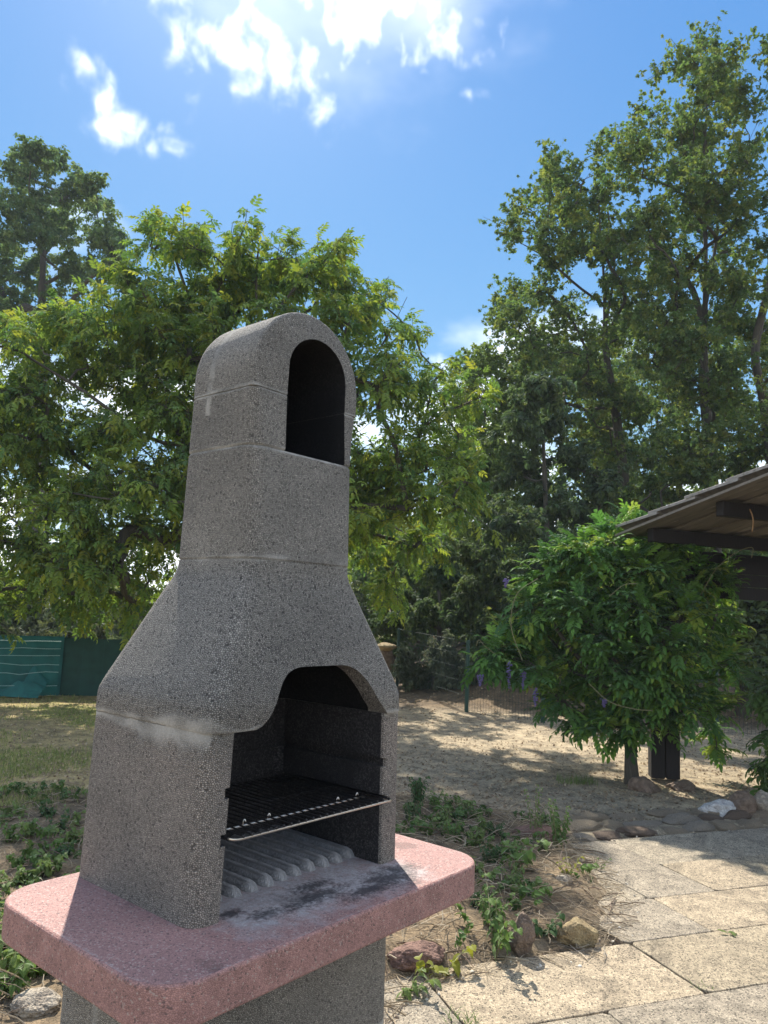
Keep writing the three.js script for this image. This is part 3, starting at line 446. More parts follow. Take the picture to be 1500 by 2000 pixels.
function compound(L, pairs, lw, ll, droop, seed, spread = 1.05, dd = 0.5) {     // pinnate leaf along +x
  const r = rng(seed), pos = [], pt = (t) => V(L * t * Math.cos(droop * t * 0.6), -L * t * t * Math.sin(droop) * 0.7, 0);
  for (let k = 0; k < pairs; k++) { const t = 0.22 + 0.7 * k / pairs, sz = 0.75 + 0.35 * Math.sin(Math.PI * (0.25 + 0.6 * k / pairs)) + 0.1 * r(); for (const s of [-1, 1]) pos.push(...leaflet(ll * sz, lw * sz, dd + dd * r(), s * (spread + 0.25 * (r() - 0.5)), pt(t), 0.2)); }
  pos.push(...leaflet(ll * 1.1, lw * 1.1, 0.7, 0, pt(0.95), 0.2));
  const a = pt(0), b = pt(0.5), c = pt(1), h = 0.0022; for (const [p, q] of [[a, b], [b, c]]) pos.push(p.x, p.y, p.z - h, q.x, q.y, q.z - h, q.x, q.y, q.z + h, p.x, p.y, p.z - h, q.x, q.y, q.z + h, p.x, p.y, p.z + h);
  return tris(pos);
}
function rosette(n, L, W, seed) {                                     // tuft of simple leaves at a twig end, as oak leaves sit
  const r = rng(seed), pos = [];
  for (let k = 0; k < n; k++) { const p = V((r() - 0.5) * L, (r() - 0.5) * L * 0.7, (r() - 0.5) * L), g = tris(leaflet(L * (0.7 + 0.5 * r()), W * (0.8 + 0.4 * r()), 0.3 + 0.7 * r(), r() * 6.283, V(0, 0, 0), 0.18)); g.rotateX((r() - 0.5) * 1.3); g.rotateZ((r() - 0.5) * 1.3); g.translate(p.x, p.y, p.z); pos.push(...g.attributes.position.array); }
  return tris(pos);
}
const LEAF = { walnut: [compound(0.25, 3, 0.05, 0.12, 0.4, 1, 1.0, 0.3), compound(0.28, 3, 0.05, 0.125, 0.7, 2, 1.0, 0.4)], oak: [rosette(9, 0.115, 0.062, 3), rosette(8, 0.12, 0.062, 4)], oakFar: [rosette(10, 0.15, 0.08, 13), rosette(9, 0.15, 0.08, 14)], dense: [rosette(12, 0.10, 0.042, 5), rosette(12, 0.11, 0.042, 6)], wisteria: [compound(0.25, 4, 0.032, 0.08, 0.2, 7, 0.85, 0.15), compound(0.22, 4, 0.034, 0.08, 0.4, 8, 0.8, 0.25)] };
const UPV = V(0, 1, 0);
function leafMatrix(p, out, r, tilt = 0.5, size = 1) {                // leaf axis along "out" (drooping), its face mostly up
  const x = out.clone().add(V((r() - 0.5) * 1.1, (r() - 0.5) * tilt * 1.4, (r() - 0.5) * 1.1)).normalize(), y = V((r() - 0.5) * tilt, 1, (r() - 0.5) * tilt).normalize(), z = V().crossVectors(x, y).normalize(); y.crossVectors(z, x);
  return new THREE.Matrix4().makeBasis(x, y, z).scale(V(size, size, size)).setPosition(p);
}
// tree: trunk polyline, clumps of foliage joined to the nearest wood by limbs, twigs that carry the leaves
function makeTree(o) {
  const r = rng(o.seed), base = o.trunk[0], root = thing(o.name, o.label, o.category ?? 'tree', base.toArray(), 0, o.group);
  const nodes = [], chains = [];
  const addChain = (pts, parent, main) => { const ids = []; let prev = parent; for (const p of pts) { nodes.push({ p, parent: prev, load: 0, kids: 0 }); prev = nodes.length - 1; ids.push(prev); } chains.push({ ids, parent, main }); return ids; };
  const dense = (P, step) => curve(P, Math.max(4, Math.round(new THREE.CatmullRomCurve3(P).getLength() / step)));
  const tIds = addChain(dense(o.trunk, 0.3), -1, true);
  for (const extra of o.forks ?? []) { const a = extra[0]; let best = 0, bd = 1e9; tIds.forEach((i) => { const d = nodes[i].p.distanceTo(a); if (d < bd) { bd = d; best = i; } }); addChain([...dense([nodes[best].p, ...extra.slice(1)], 0.3)].slice(1), best, true); }
  const woody = nodes.length; let attach = nodes.map((_, i) => i).filter((i) => nodes[i].p.y > (o.bare ?? 1.2));
  const items = []; const clumps = [...o.clumps].sort((a, b) => a.p.distanceTo(nodes[tIds[tIds.length >> 1]].p) - b.p.distanceTo(nodes[tIds[tIds.length >> 1]].p));
  for (const c of clumps) {
    let best = attach[0], bd = 1e9; for (const i of attach) { const n = nodes[i].p, d = n.distanceTo(c.p), s = d + (o.rise ?? 0.9) * Math.max(0, n.y + d * 0.25 - c.p.y); if (s < bd) { bd = s; best = i; } }
    const n = nodes[best].p, D = n.distanceTo(c.p), q = V().subVectors(c.p, n), w = () => V(r() - 0.5, r() - 0.5, r() - 0.5).multiplyScalar(D * 0.22);
    const bow = V(0, (r() - 0.2) * 0.12 * D, 0);
    const ids = addChain(dense([n, n.clone().addScaledVector(q, 0.33).add(w()).add(bow), n.clone().addScaledVector(q, 0.68).add(w()).add(bow), c.p.clone().addScaledVector(q, 0.12 * c.r / Math.max(D, 0.3))], 0.22).slice(1), best);
    attach.push(...ids.slice(1));
    const tw = Math.round((o.twigs ?? 16) * Math.pow(c.r, 1.7) * (c.k ?? 1)) + 2, from = ids.slice(Math.floor(ids.length * 0.45));
    for (let k = 0; k < tw; k++) {
      const dir = V(r() - 0.5, (r() - 0.42) * 0.85, r() - 0.5).normalize(), e = c.p.clone().addScaledVector(dir, c.r * (0.35 + 0.75 * Math.pow(r(), 0.6))), sI = from[Math.floor(r() * from.length)], sP = nodes[sI].p;
      const m = sP.clone().lerp(e, 0.5).add(V(r() - 0.5, r() - 0.3, r() - 0.5).multiplyScalar(0.2 * c.r)), pts = curve([sP, m, e], 5).slice(1); addChain(pts, sI);
      const cnt = o.perTwig ?? 7;
      for (let l = 0; l < cnt; l++) { const t = Math.pow((l + r()) / cnt, 0.75) * (pts.length - 1), i0 = Math.min(pts.length - 2, t | 0), p = pts[i0].clone().lerp(pts[i0 + 1], t - i0), ax = pts[i0 + 1].clone().sub(pts[i0]).normalize(); p.add(V(r() - 0.5, r() - 0.5, r() - 0.5).multiplyScalar(o.jitter ?? 0.1)); items.push({ p, out: ax.clone().multiplyScalar(0.6).add(V(r() - 0.5, (o.hang ?? -0.25), r() - 0.5)), tone: c.tone }); }
    }
  }
  for (let i = nodes.length - 1; i >= 0; i--) { const n = nodes[i]; n.load += n.kids ? 0 : 1; if (n.parent >= 0) { nodes[n.parent].load += n.load; nodes[n.parent].kids++; } }
  const tip = o.tip ?? 0.004, top = nodes[0].load, exp = Math.log((o.r0 ?? 0.2) / tip) / Math.log(Math.max(2, top)), rad = (n) => tip * Math.pow(Math.max(1, n.load), exp);
  const wood = [], trunkG = [];
  for (const c of chains) { const P = c.ids.map((i) => nodes[i].p.clone().sub(base)), R = c.ids.map((i) => rad(nodes[i])); if (c.parent >= 0) { P.unshift(nodes[c.parent].p.clone().sub(base)); R.unshift(Math.min(rad(nodes[c.parent]), R[0] * 1.25)); } else R[0] *= 1.3; if (c.main) trunkG.push(tube(P, R.map((v, i) => v * (1 + 0.10 * noise(i * 0.7, o.seed, 1))), 10)); else wood.push(tube(P, R, R[0] > 0.03 ? 7 : 4, false)); }
  part('trunk', merge(trunkG), o.bark ?? M.bark, root);
  if (wood.length) part('branches', merge(wood), o.bark ?? M.bark, root);
  const tones = o.tones, geos = o.leaf, mat = o.mat ?? M.oak, pick = (t) => { const c = tones[Math.min(tones.length - 1, Math.floor(Math.pow(r(), 1.3) * tones.length))], v = 0.8 + 0.4 * r(); return rgb(c[0] * v * (0.92 + 0.16 * r()), c[1] * v, c[2] * v); };
  const own = o.single ?? 0;                                           // the leaves that show largest, as parts of their own
  if (own) {
    const shades = []; for (let k = 0; k < 6; k++) { const m = mat.clone(); m.color = pick(); shades.push(m); }
    items.sort((a, b) => a.p.distanceTo(EYE) - b.p.distanceTo(EYE));
    items.splice(0, own).forEach((it) => { const m = part('leaf', geos[Math.floor(r() * geos.length)], shades[Math.floor(r() * 6)], root); leafMatrix(it.p.clone().sub(base), it.out, r, o.tilt, (o.size ?? 1) * (0.75 + 0.45 * r())).decompose(m.position, m.quaternion, m.scale); });
  }
  geos.forEach((g, k) => {
    const mine = items.filter((_, i) => i % geos.length === k); if (!mine.length) return;
    const im = new THREE.InstancedMesh(g, mat, mine.length); im.name = 'crown'; im.userData.kind = 'stuff'; im.castShadow = im.receiveShadow = true;
    mine.forEach((it, i) => { im.setMatrixAt(i, leafMatrix(it.p.clone().sub(base), it.out, r, o.tilt, (o.size ?? 1) * (0.7 + 0.55 * r()))); im.setColorAt(i, pick()); });
    root.add(im);
  });
  root.userData.leaves = undefined; delete root.userData.leaves;
  return root;
}
const C = (list, depth, spread, seed, tone) => { const r = rng(seed); return list.map(([x, y, R, dd, k]) => { const d = depth + (dd ?? (r() - 0.5) * spread); return { p: at(x, y, d), r: R, k, tone }; }); };
const inPoly = (P, x, y) => { let c = false; for (let i = 0, j = P.length - 1; i < P.length; j = i++) { const [ax, ay] = P[i], [bx, by] = P[j]; if ((ay > y) !== (by > y) && x < (bx - ax) * (y - ay) / (by - ay) + ax) c = !c; } return c; };
function crown(outline, n, depth, spread, r0, r1, seed, back = () => 0, gap = 0.62) {   // clumps spread evenly through a crown of this outline
  const r = rng(seed), out = [], xs = outline.map((p) => p[0]), ys = outline.map((p) => p[1]), x0 = Math.min(...xs), x1 = Math.max(...xs), y0 = Math.min(...ys), y1 = Math.max(...ys);
  for (let t = 0; out.length < n && t < n * 60; t++) { const x = lerp(x0, x1, r()), y = lerp(y0, y1, r()); if (!inPoly(outline, x, y)) continue; const R = lerp(r0, r1, r()), d = depth + (r() - 0.5) * spread + back(x, y), px = R / d * FPX; if (!inPoly(outline, x, y - 1.3 * px)) continue; if (![[-.6, 0], [.6, 0], [0, -1.3], [0, .6]].every(([a, b]) => inPoly(outline, x + a * px, y + b * px))) { if (r() < 0.9) continue; } const p = at(x, y, d); if (out.some((q) => q.p.distanceTo(p) < gap * R)) continue; out.push({ p, r: R }); }
  return out;
}
const onGround = (v) => { v.y = groundY(v.x, v.z) - 0.03; return v; };
// walnut behind the barbecue
{
  const D = 10.2, b = at(560, 1340, D); onGround(b);
  const OUT = [[-260, 640], [-100, 560], [0, 545], [60, 530], [140, 550], [215, 470], [250, 385], [300, 375], [350, 362], [400, 395], [440, 440], [455, 372], [510, 355], [545, 395], [600, 415], [655, 400], [665, 470], [700, 500], [770, 482], [825, 515], [880, 570], [860, 640], [890, 650], [940, 640], [975, 720], [960, 800], [950, 870], [985, 960], [940, 1000], [900, 1060], [855, 1130], [800, 1150], [775, 1215], [715, 1222], [680, 1160], [560, 1120], [340, 1190], [250, 1222], [150, 1228], [60, 1245], [-120, 1240], [-280, 1200]];
  makeTree({ name: 'walnut_tree', label: 'light green walnut tree spreading wide behind the barbecue', seed: 11, r0: 0.125, bare: 1.3, trunk: [b, at(570, 1180, D), at(590, 1000, D + .1), at(575, 860, D)],
    forks: [[at(580, 880, D), at(640, 860, D), at(693, 790, D + .2), at(705, 740, D + .3), at(755, 660, D + .4), at(795, 580, D + .5)], [at(575, 880, D), at(690, 850, D), at(760, 800, D), at(860, 785, D + .1), at(950, 745, D + .2)], [at(575, 860, D), at(520, 720, D + .2), at(500, 560, D), at(510, 440, D)], [at(575, 880, D), at(440, 870, D - .2), at(300, 860, D - .4), at(180, 775, D - .5), at(60, 700, D - .5)], [at(575, 860, D), at(480, 740, D + .6), at(380, 600, D + .6), at(330, 470, D + .5)], [at(580, 980, D), at(440, 980, D - .6), at(260, 980, D - 1), at(120, 960, D - 1)]],
    clumps: crown(OUT, 400, D, 2.6, 0.34, 0.52, 5, (x, y) => (x > 640 && y > 1000 ? 2.8 : 0.3), 0.5).filter((c, i) => !(c.p.x < -1.5 && c.p.y < 2.9 && i % 3 === 0) && !(c.p.x > 0.05 && c.p.y > 4.9 && i % 5 < 3) && !(c.p.x > 0.9 && c.p.z > -11.7 && c.p.y < 4.9 && i % 4 === 0)), leaf: LEAF.walnut, mat: M.walnut, tones: [[0.18, 0.27, 0.035], [0.14, 0.235, 0.038], [0.23, 0.31, 0.034], [0.10, 0.19, 0.045], [0.30, 0.34, 0.035]], twigs: 37, perTwig: 7, jitter: 0.15, hang: -0.3, tilt: 0.9, single: 300, size: 0.6 });
}
const OAK = [[0.13, 0.205, 0.045], [0.10, 0.17, 0.045], [0.165, 0.235, 0.042], [0.22, 0.26, 0.045]], DARK = [[0.075, 0.12, 0.045], [0.095, 0.145, 0.045], [0.12, 0.165, 0.045]];
// dark oak at the left
{
  const D = 29, b = onGround(at(60, 1220, D));
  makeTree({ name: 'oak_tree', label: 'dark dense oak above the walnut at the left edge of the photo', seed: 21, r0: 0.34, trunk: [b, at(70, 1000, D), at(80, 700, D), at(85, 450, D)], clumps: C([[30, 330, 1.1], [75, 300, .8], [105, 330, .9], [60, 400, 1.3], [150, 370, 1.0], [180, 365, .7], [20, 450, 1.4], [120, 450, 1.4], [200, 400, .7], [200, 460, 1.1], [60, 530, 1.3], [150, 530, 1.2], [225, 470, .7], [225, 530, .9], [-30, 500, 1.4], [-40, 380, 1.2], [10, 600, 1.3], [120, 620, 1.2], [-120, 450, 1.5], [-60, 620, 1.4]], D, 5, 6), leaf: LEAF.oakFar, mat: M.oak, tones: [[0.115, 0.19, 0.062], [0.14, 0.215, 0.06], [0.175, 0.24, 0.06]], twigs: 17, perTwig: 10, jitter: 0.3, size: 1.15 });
}
// tall oaks on the right
function oak(o) { return makeTree({ name: 'oak_tree', group: undefined, leaf: LEAF.oak, mat: M.oak, tones: OAK, twigs: 17, perTwig: 9, jitter: 0.36, r0: 0.115, rise: 0.7, size: 0.74, bare: 3, ...o }); }
{
  const D = 17.5;
  oak({ label: 'oak with a curving trunk, its crown lowest and leftmost of the tall right-hand oaks', seed: 31, trunk: [onGround(at(1240, 1290, D)), at(1225, 1000, D), at(1212, 880, D), at(1196, 760, D), at(1184, 690, D), at(1180, 560, D), at(1172, 440, D), at(1165, 330, D)],
    forks: [[at(1196, 740, D), at(1150, 690, D), at(1120, 630, D - .3), at(1060, 560, D - .5)], [at(1182, 600, D), at(1130, 560, D), at(1060, 500, D), at(990, 460, D)], [at(1184, 640, D), at(1200, 520, D), at(1185, 400, D + .3)]],
    clumps: crown([[920, 455], [950, 390], [930, 350], [965, 330], [1010, 365], [1035, 255], [1080, 235], [1150, 218], [1205, 250], [1235, 400], [1265, 600], [1270, 900], [1190, 930], [1080, 900], [1000, 800], [950, 720], [900, 610], [915, 530], [985, 500], [935, 470]], 96, D, 4.5, 0.4, 0.62, 7) });
  const E = 16.2;
  oak({ label: 'tallest oak, straight forked trunk reaching the top right of the photo', seed: 41, r0: 0.125, trunk: [onGround(at(1400, 1290, E)), at(1395, 1000, E), at(1388, 900, E), at(1376, 760, E), at(1374, 640, E), at(1392, 520, E), at(1402, 420, E), at(1390, 330, E), at(1365, 220, E)],
    forks: [[at(1376, 640, E), at(1350, 560, E), at(1300, 500, E), at(1285, 420, E + .2), at(1260, 350, E)], [at(1374, 620, E), at(1378, 470, E), at(1372, 350, E), at(1380, 180, E), at(1360, 60, E)], [at(1376, 720, E), at(1340, 640, E - .4), at(1300, 590, E - .6)]],
    clumps: crown([[1295, 95], [1305, 50], [1370, -5], [1425, 15], [1465, 60], [1455, 130], [1505, 230], [1520, 930], [1300, 950], [1240, 720], [1195, 500], [1165, 310], [1195, 215], [1235, 135], [1305, 130]], 128, E, 5, 0.4, 0.62, 8) });
  const F = 14.5;
  oak({ label: 'oak cut by the right edge of the photo, with dark leaves high up', seed: 51, r0: 0.11, trunk: [onGround(at(1520, 1290, F)), at(1515, 980, F), at(1495, 800, F), at(1475, 690, F), at(1500, 560, F), at(1520, 350, F), at(1530, 150, F)],
    clumps: C([[1500, 100, .4], [1520, 150, .5], [1560, 90, .6], [1540, 300, .7], [1500, 380, .5], [1560, 450, .8], [1520, 560, .6], [1500, 660, .5], [1560, 700, .8], [1520, 800, .6], [1500, 880, .5], [1560, 880, .6]], F, 3, 9) });
}
// young tree closing the gap between the walnut and the oaks
makeTree({ name: 'young_tree', label: 'slender pale green young tree filling the gap right of the walnut', seed: 58, r0: 0.07, trunk: [onGround(at(930, 1290, 18)), at(935, 1050, 18), at(945, 850, 18), at(950, 700, 18)], clumps: crown([[885, 690], [920, 640], [980, 620], [1030, 680], [1060, 800], [1050, 1000], [960, 1100], [860, 1060], [850, 850]], 46, 18, 2.4, 0.4, 0.6, 59), leaf: LEAF.oak, mat: M.oak, tones: [[0.16, 0.235, 0.045], [0.20, 0.27, 0.045], [0.13, 0.20, 0.045]], twigs: 22, perTwig: 9, jitter: 0.32, bare: 2, size: 0.8 });
// slimmer oaks deeper in the wood
{
  const list = [[1168, 1250, 24, 1160, 880, 1120, 660, 'slim oak whose bare trunk leans left beside the curving one'], [1335, 1250, 23, 1325, 900, 1335, 640, 'slim oak between the curving trunk and the tallest oak'], [1460, 1260, 22, 1445, 850, 1420, 620, 'slim leaning oak right of the tallest trunk'], [1010, 1250, 25, 1040, 900, 1100, 700, 'slim oak with a limb rising to the right above the dark evergreens'], [1270, 1250, 30, 1290, 880, 1250, 640, 'faint slim oak far back under the tall crowns']];
  list.forEach(([bx, by, D, mx, my, tx, ty, label], i) => {
    const r = rng(200 + i), cl = []; for (let k = 0; k < 14; k++) { const t = 0.1 + 1.0 * r(); cl.push([lerp(mx, tx, t) + (r() - 0.5) * 260, lerp(my + 60, ty, t) + (r() - 0.5) * 60, 0.6 + 0.5 * r()]); }
    oak({ label, seed: 60 + i, r0: 0.085, trunk: [onGround(at(bx, by, D)), at((bx + mx) / 2 + 8, (by + my) / 2, D), at(mx, my, D), at(tx, ty, D)], clumps: C(cl, D, 4, 70 + i), leaf: LEAF.oakFar, tones: OAK, twigs: 14 });
  });
}
// evergreens and bushes behind the wire fence
function shrub(name, label, category, seed, bx, by, D, list, o = {}) { const b = onGround(at(bx, by, D)); return makeTree({ name, label, category, seed, r0: 0.09, bare: 0.2, trunk: [b, b.clone().lerp(at(list[0][0], list[0][1], D), 0.6), at(list[0][0], list[0][1], D)], clumps: C(list, D, o.spread ?? 2.4, seed), leaf: LEAF.dense, mat: M.oak, tones: DARK, twigs: 34, perTwig: 9, jitter: 0.16, size: 1.15, ...o }); }
shrub('evergreen_shrub', 'tall dark evergreen between the walnut and the wisteria', 'shrub', 301, 1080, 1290, 14, [[1060, 840, .6], [1000, 820, .6], [1110, 900, .6], [1010, 920, .7], [1080, 990, .7], [1150, 1000, .6], [1000, 1030, .6], [1060, 1090, .6], [1130, 1080, .6], [960, 1000, .4], [980, 1120, .5], [1100, 1170, .5], [1030, 1190, .5], [940, 1090, .5], [1060, 760, .45], [1180, 940, .5], [1200, 1030, .5]]);
shrub('evergreen_shrub', 'dark evergreen right of the barbecue shoulder below the walnut leaves', 'shrub', 302, 860, 1300, 15, [[860, 1150, .6], [780, 1180, .5], [820, 1220, .5], [900, 1200, .6], [930, 1150, .5], [950, 1230, .5], [760, 1230, .4], [870, 1090, .5], [990, 1230, .5]]);
shrub('evergreen_shrub', 'dark bushy evergreen low behind the pergola roof', 'shrub', 303, 1330, 1270, 15.5, [[1290, 960, .6], [1200, 980, .6], [1370, 930, .6], [1450, 910, .6], [1240, 1060, .6], [1330, 1050, .6], [1420, 1020, .7], [1490, 1000, .6], [1480, 1130, .6], [1400, 1140, .6], [1290, 1160, .6]], { tones: OAK });
shrub('grey_green_bush', 'pale grey-green bush behind the wire fence', 'bush', 304, 855, 1340, 13.2, [[850, 1300, .35], [880, 1320, .3], [820, 1320, .32], [900, 1290, .28], [800, 1295, .28], [860, 1265, .28], [920, 1320, .25], [790, 1325, .25]], { tones: [[0.13, 0.15, 0.08], [0.10, 0.125, 0.06]], spread: 0.8, twigs: 70, size: 0.8 });
shrub('evergreen_shrub', 'low dark evergreen behind the wire fence left of the wisteria', 'shrub', 306, 980, 1330, 13.8, [[980, 1290, .5], [940, 1270, .45], [1030, 1280, .5], [1000, 1250, .5], [1060, 1310, .45], [1080, 1260, .5], [930, 1310, .3]], { spread: 1.2 });
shrub('leafy_bush', 'sunlit bush seen under the pergola beam at the right edge', 'bush', 305, 1450, 1320, 11.5, [[1440, 1180, .35], [1490, 1190, .4], [1400, 1200, .3], [1460, 1240, .4], [1510, 1260, .4], [1420, 1270, .35], [1480, 1310, .35], [1550, 1200, .4], [1530, 1330, .3]], { tones: [[0.13, 0.17, 0.03], [0.09, 0.13, 0.03]], leaf: LEAF.oak, spread: 1 });
// wood behind, read as one mass
{
  const r = rng(900), items = [];
  const put = (n, x0, x1, d0, d1, hmin, hmax, clump) => { for (let k = 0; k < n; k++) { const X = lerp(x0, x1, r()), d = lerp(d0, d1, r()), c = at(X, 1200, d); c.y = lerp(hmin, hmax, Math.pow(r(), 0.8)); for (let q = 0; q < clump; q++) { const a = V(r() - 0.5, r() - 0.5, r() - 0.5).normalize().multiplyScalar(0.9 * Math.cbrt(r())); items.push(c.clone().add(a)); } } };
  put(260, 690, 1650, 20, 34, 0.3, 4.2, 46);
  put(60, 1000, 1650, 26, 36, 4, 8, 34);
  const make = (name, list, tones, label, size) => { const g = LEAF.oakFar[0], im = new THREE.InstancedMesh(g, M.oak, list.length); im.name = name; list.forEach((p, i) => { im.setMatrixAt(i, leafMatrix(p, V(r() - 0.5, -0.2, r() - 0.5), r, 0.8, size * (0.8 + 0.6 * r()))); const c = tones[Math.floor(r() * tones.length)], v = 0.8 + 0.4 * r(); im.setColorAt(i, rgb(c[0] * v, c[1] * v, c[2] * v)); }); im.castShadow = im.receiveShadow = true; scene.add(im); tag(im, label, 'woodland', undefined, 'stuff'); };
  make('woodland', items, OAK, 'shaded wood filling the gaps behind the oaks on the right', 1.35);
  const far = [], r2 = rng(901);
  for (let k = 0; k < 150; k++) { const X = lerp(-350, 720, r2()), d = lerp(19, 27, r2()), c = at(X, 1200, d); c.y = lerp(-0.3, 1.5 + 1.2 * noise(X / 90, 2, 1), r2()); for (let q = 0; q < 70; q++) far.push(c.clone().add(V(r2() - 0.5, r2() - 0.5, r2() - 0.5).normalize().multiplyScalar(0.8 * Math.cbrt(r2())))); }
  make('hedgerow', far, [[0.10, 0.13, 0.035], [0.075, 0.105, 0.035], [0.13, 0.15, 0.05]], 'sunlit hedgerow far beyond the green screen fence', 0.9);
}

// ------------------------------------------------------------------ green screens at the left
{
  const weave = (r, g, b, vert) => textures(512, 512, (i, j, o) => { const n = fbm(i / 60, j / 60, 2, 4), w = 0.9 + 0.1 * (((i >> 1) + (j >> 1)) & 1), s = vert ? (i % 128 < 2 ? 1.45 : 1) : 1, k = w * (1 + 0.5 * n) * s; o[0] = r * k; o[1] = g * k; o[2] = b * k; o[3] = w; });
  const cloth = (p0, p1, h, wr, seed, sag) => {                        // hanging cloth with folds, from p0 to p1
    const n = 60, m = 26, pos = [], uv = [], idx = [], L = p0.distanceTo(p1), N = V().crossVectors(p1.clone().sub(p0).normalize(), UPV);
    for (let j = 0; j <= m; j++) for (let i = 0; i <= n; i++) { const t = i / n, y = j / m, q = p0.clone().lerp(p1, t), f = wr * (fbm(t * L * 1.3 + seed, y * 1.7, seed, 4) + 0.6 * fbm(t * L * 0.7 + y * 1.5, y * 3, seed + 3, 3)) * (1.2 - y); q.y += h * y - (j === m ? sag * Math.abs(noise(t * 9, seed, 1)) : 0); q.addScaledVector(N, -f); pos.push(q.x, q.y, q.z); uv.push(t * L / 1.2, y * h / 1.2); }
    for (let j = 0; j < m; j++) for (let i = 0; i < n; i++) { const a = j * (n + 1) + i, b = a + n + 1; idx.push(a, a + 1, b, b, a + 1, b + 1); }
    const g = new THREE.BufferGeometry(); g.setAttribute('position', new THREE.Float32BufferAttribute(pos, 3)); g.setAttribute('uv', new THREE.Float32BufferAttribute(uv, 2)); g.setIndex(idx); g.computeVertexNormals(); return g;
  };
  const mat = ([c]) => new THREE.MeshPhysicalMaterial({ map: c, roughness: 0.85, transmission: 0.1, thickness: 0, side: THREE.DoubleSide });
  const D1 = 11.6, D2 = 11.9, a0 = gnd(-260, 1362), a1 = gnd(116, 1359), b0 = gnd(114, 1358), b1 = gnd(640, 1372);
  for (const v of [a0, a1, b0, b1]) v.y = groundY(v.x, v.z);
  const h = 0.86, t = thing('windbreak_fence', 'dark green windbreak netting fence with faint vertical seams left of the barbecue', 'fence', b0.toArray());
  const off = (v) => v.clone().sub(b0);
  part('netting', cloth(off(b0), off(b1), h, 0.05, 4.4, 0.02), mat(weave(0.010, 0.042, 0.034, true)), t);
  for (const k of [0, 0.33, 0.66, 1]) { const p = off(b0).lerp(off(b1), k); p.z -= 0.07; part('post', tube([p, p.clone().add(V(0, h + 0.02, 0))], 0.024, 8), M.fenceGreen, t); }
  const t2 = thing('green_tarpaulin', 'teal green tarpaulin with white cords and a sagging fold at the left edge', 'tarpaulin', a1.toArray()), of2 = (v) => v.clone().sub(a1), A0 = of2(a0), A1 = of2(a1);
  part('sheet', cloth(A0, A1, h + 0.01, 0.13, 9.1, 0.01), mat(weave(0.012, 0.092, 0.088, false)), t2);
  const cordM = std({ color: rgb(0.30, 0.42, 0.40) });
  for (const [y, s] of [[0.16, .02], [0.34, .05], [0.46, .04], [0.58, .03], [0.69, .02], [0.80, .01]]) { const P = []; for (let k = 0; k <= 14; k++) { const q = A0.clone().lerp(A1, k / 14); q.y += y + s * noise(k * 0.5, y * 20, 3); q.z += 0.11; P.push(q); } part('cord', tube(P, 0.0045, 4), cordM, t2); }
  { // the part that has come loose and lies in a heap at the foot
    const pos = [], n = 26, m = 12, P = (i, j) => { const u = i / n, v = j / m, x = lerp(-1.7, -0.12, u), ridge = 0.36 * Math.exp(-Math.pow((u - 0.80) / 0.16, 2)) + 0.09 + 0.10 * u, y = ridge * (1 - v) * (0.8 + 0.4 * noise(u * 8, v * 4, 2)) + 0.012 + 0.05 * Math.abs(noise(u * 14, v * 6, 5)) * (1 - v * 0.7), z = 0.12 + 0.42 * v * (0.8 + 0.3 * noise(u * 5, 1, 8)); return [x, y, z]; };
    for (let i = 0; i < n; i++) for (let j = 0; j < m; j++) { const a = P(i, j), b = P(i + 1, j), c = P(i, j + 1), d = P(i + 1, j + 1); pos.push(...a, ...c, ...b, ...b, ...c, ...d); }
    const g = new THREE.BufferGeometry(); g.setAttribute('position', new THREE.Float32BufferAttribute(pos, 3)); part('loose_fold', M.metreUV(toCreasedNormals(mergeVertices(g, 1e-5), 0.7), 1.2), mat(weave(0.02, 0.14, 0.135, false)), t2);
  }
  for (const k of [0.02, 0.5, 0.98]) { const p = A0.clone().lerp(A1, k); p.z -= 0.1; part('post', tube([p, p.clone().add(V(0, h + 0.03, 0))], 0.024, 8), M.fenceGreen, t2); }
}
// ------------------------------------------------------------------ wire fence at the right
{
  const P = [gnd(742, 1349), gnd(775, 1349), gnd(911, 1390), gnd(1060, 1412), gnd(1225, 1424), gnd(1400, 1434), gnd(1580, 1442)];
  for (const v of P) v.y = groundY(v.x, v.z) - 0.02;
  const b = P[2], t = thing('wire_fence', 'dark green welded wire fence at the foot of the wood', 'fence', b.toArray()), H = 1.06;
  P.forEach((v, i) => { if (!i) return; const p = v.clone().sub(b); part('post', box(0.055, H + 0.02, 0.045, p.x, p.y + H / 2, p.z, 0.008), M.fenceGreen, t); });
  for (let i = 1; i < P.length - 1; i++) {
    const A = P[i].clone().sub(b), B = P[i + 1].clone().sub(b), L = A.distanceTo(B), g = [];
    for (let y = 0.05; y < H; y += 0.2) g.push(tube([A.clone().setY(A.y + y), B.clone().setY(B.y + y)], 0.0022, 4, false));
    for (let s = 0.05; s < L; s += 0.05) { const q = A.clone().lerp(B, s / L); g.push(tube([q.clone().setY(q.y + 0.03), q.clone().setY(q.y + H - 0.02)], 0.0019, 3, false)); }
    part('wire_panel', merge(g), M.wireGreen, t).userData.kind = 'stuff';
  }
}
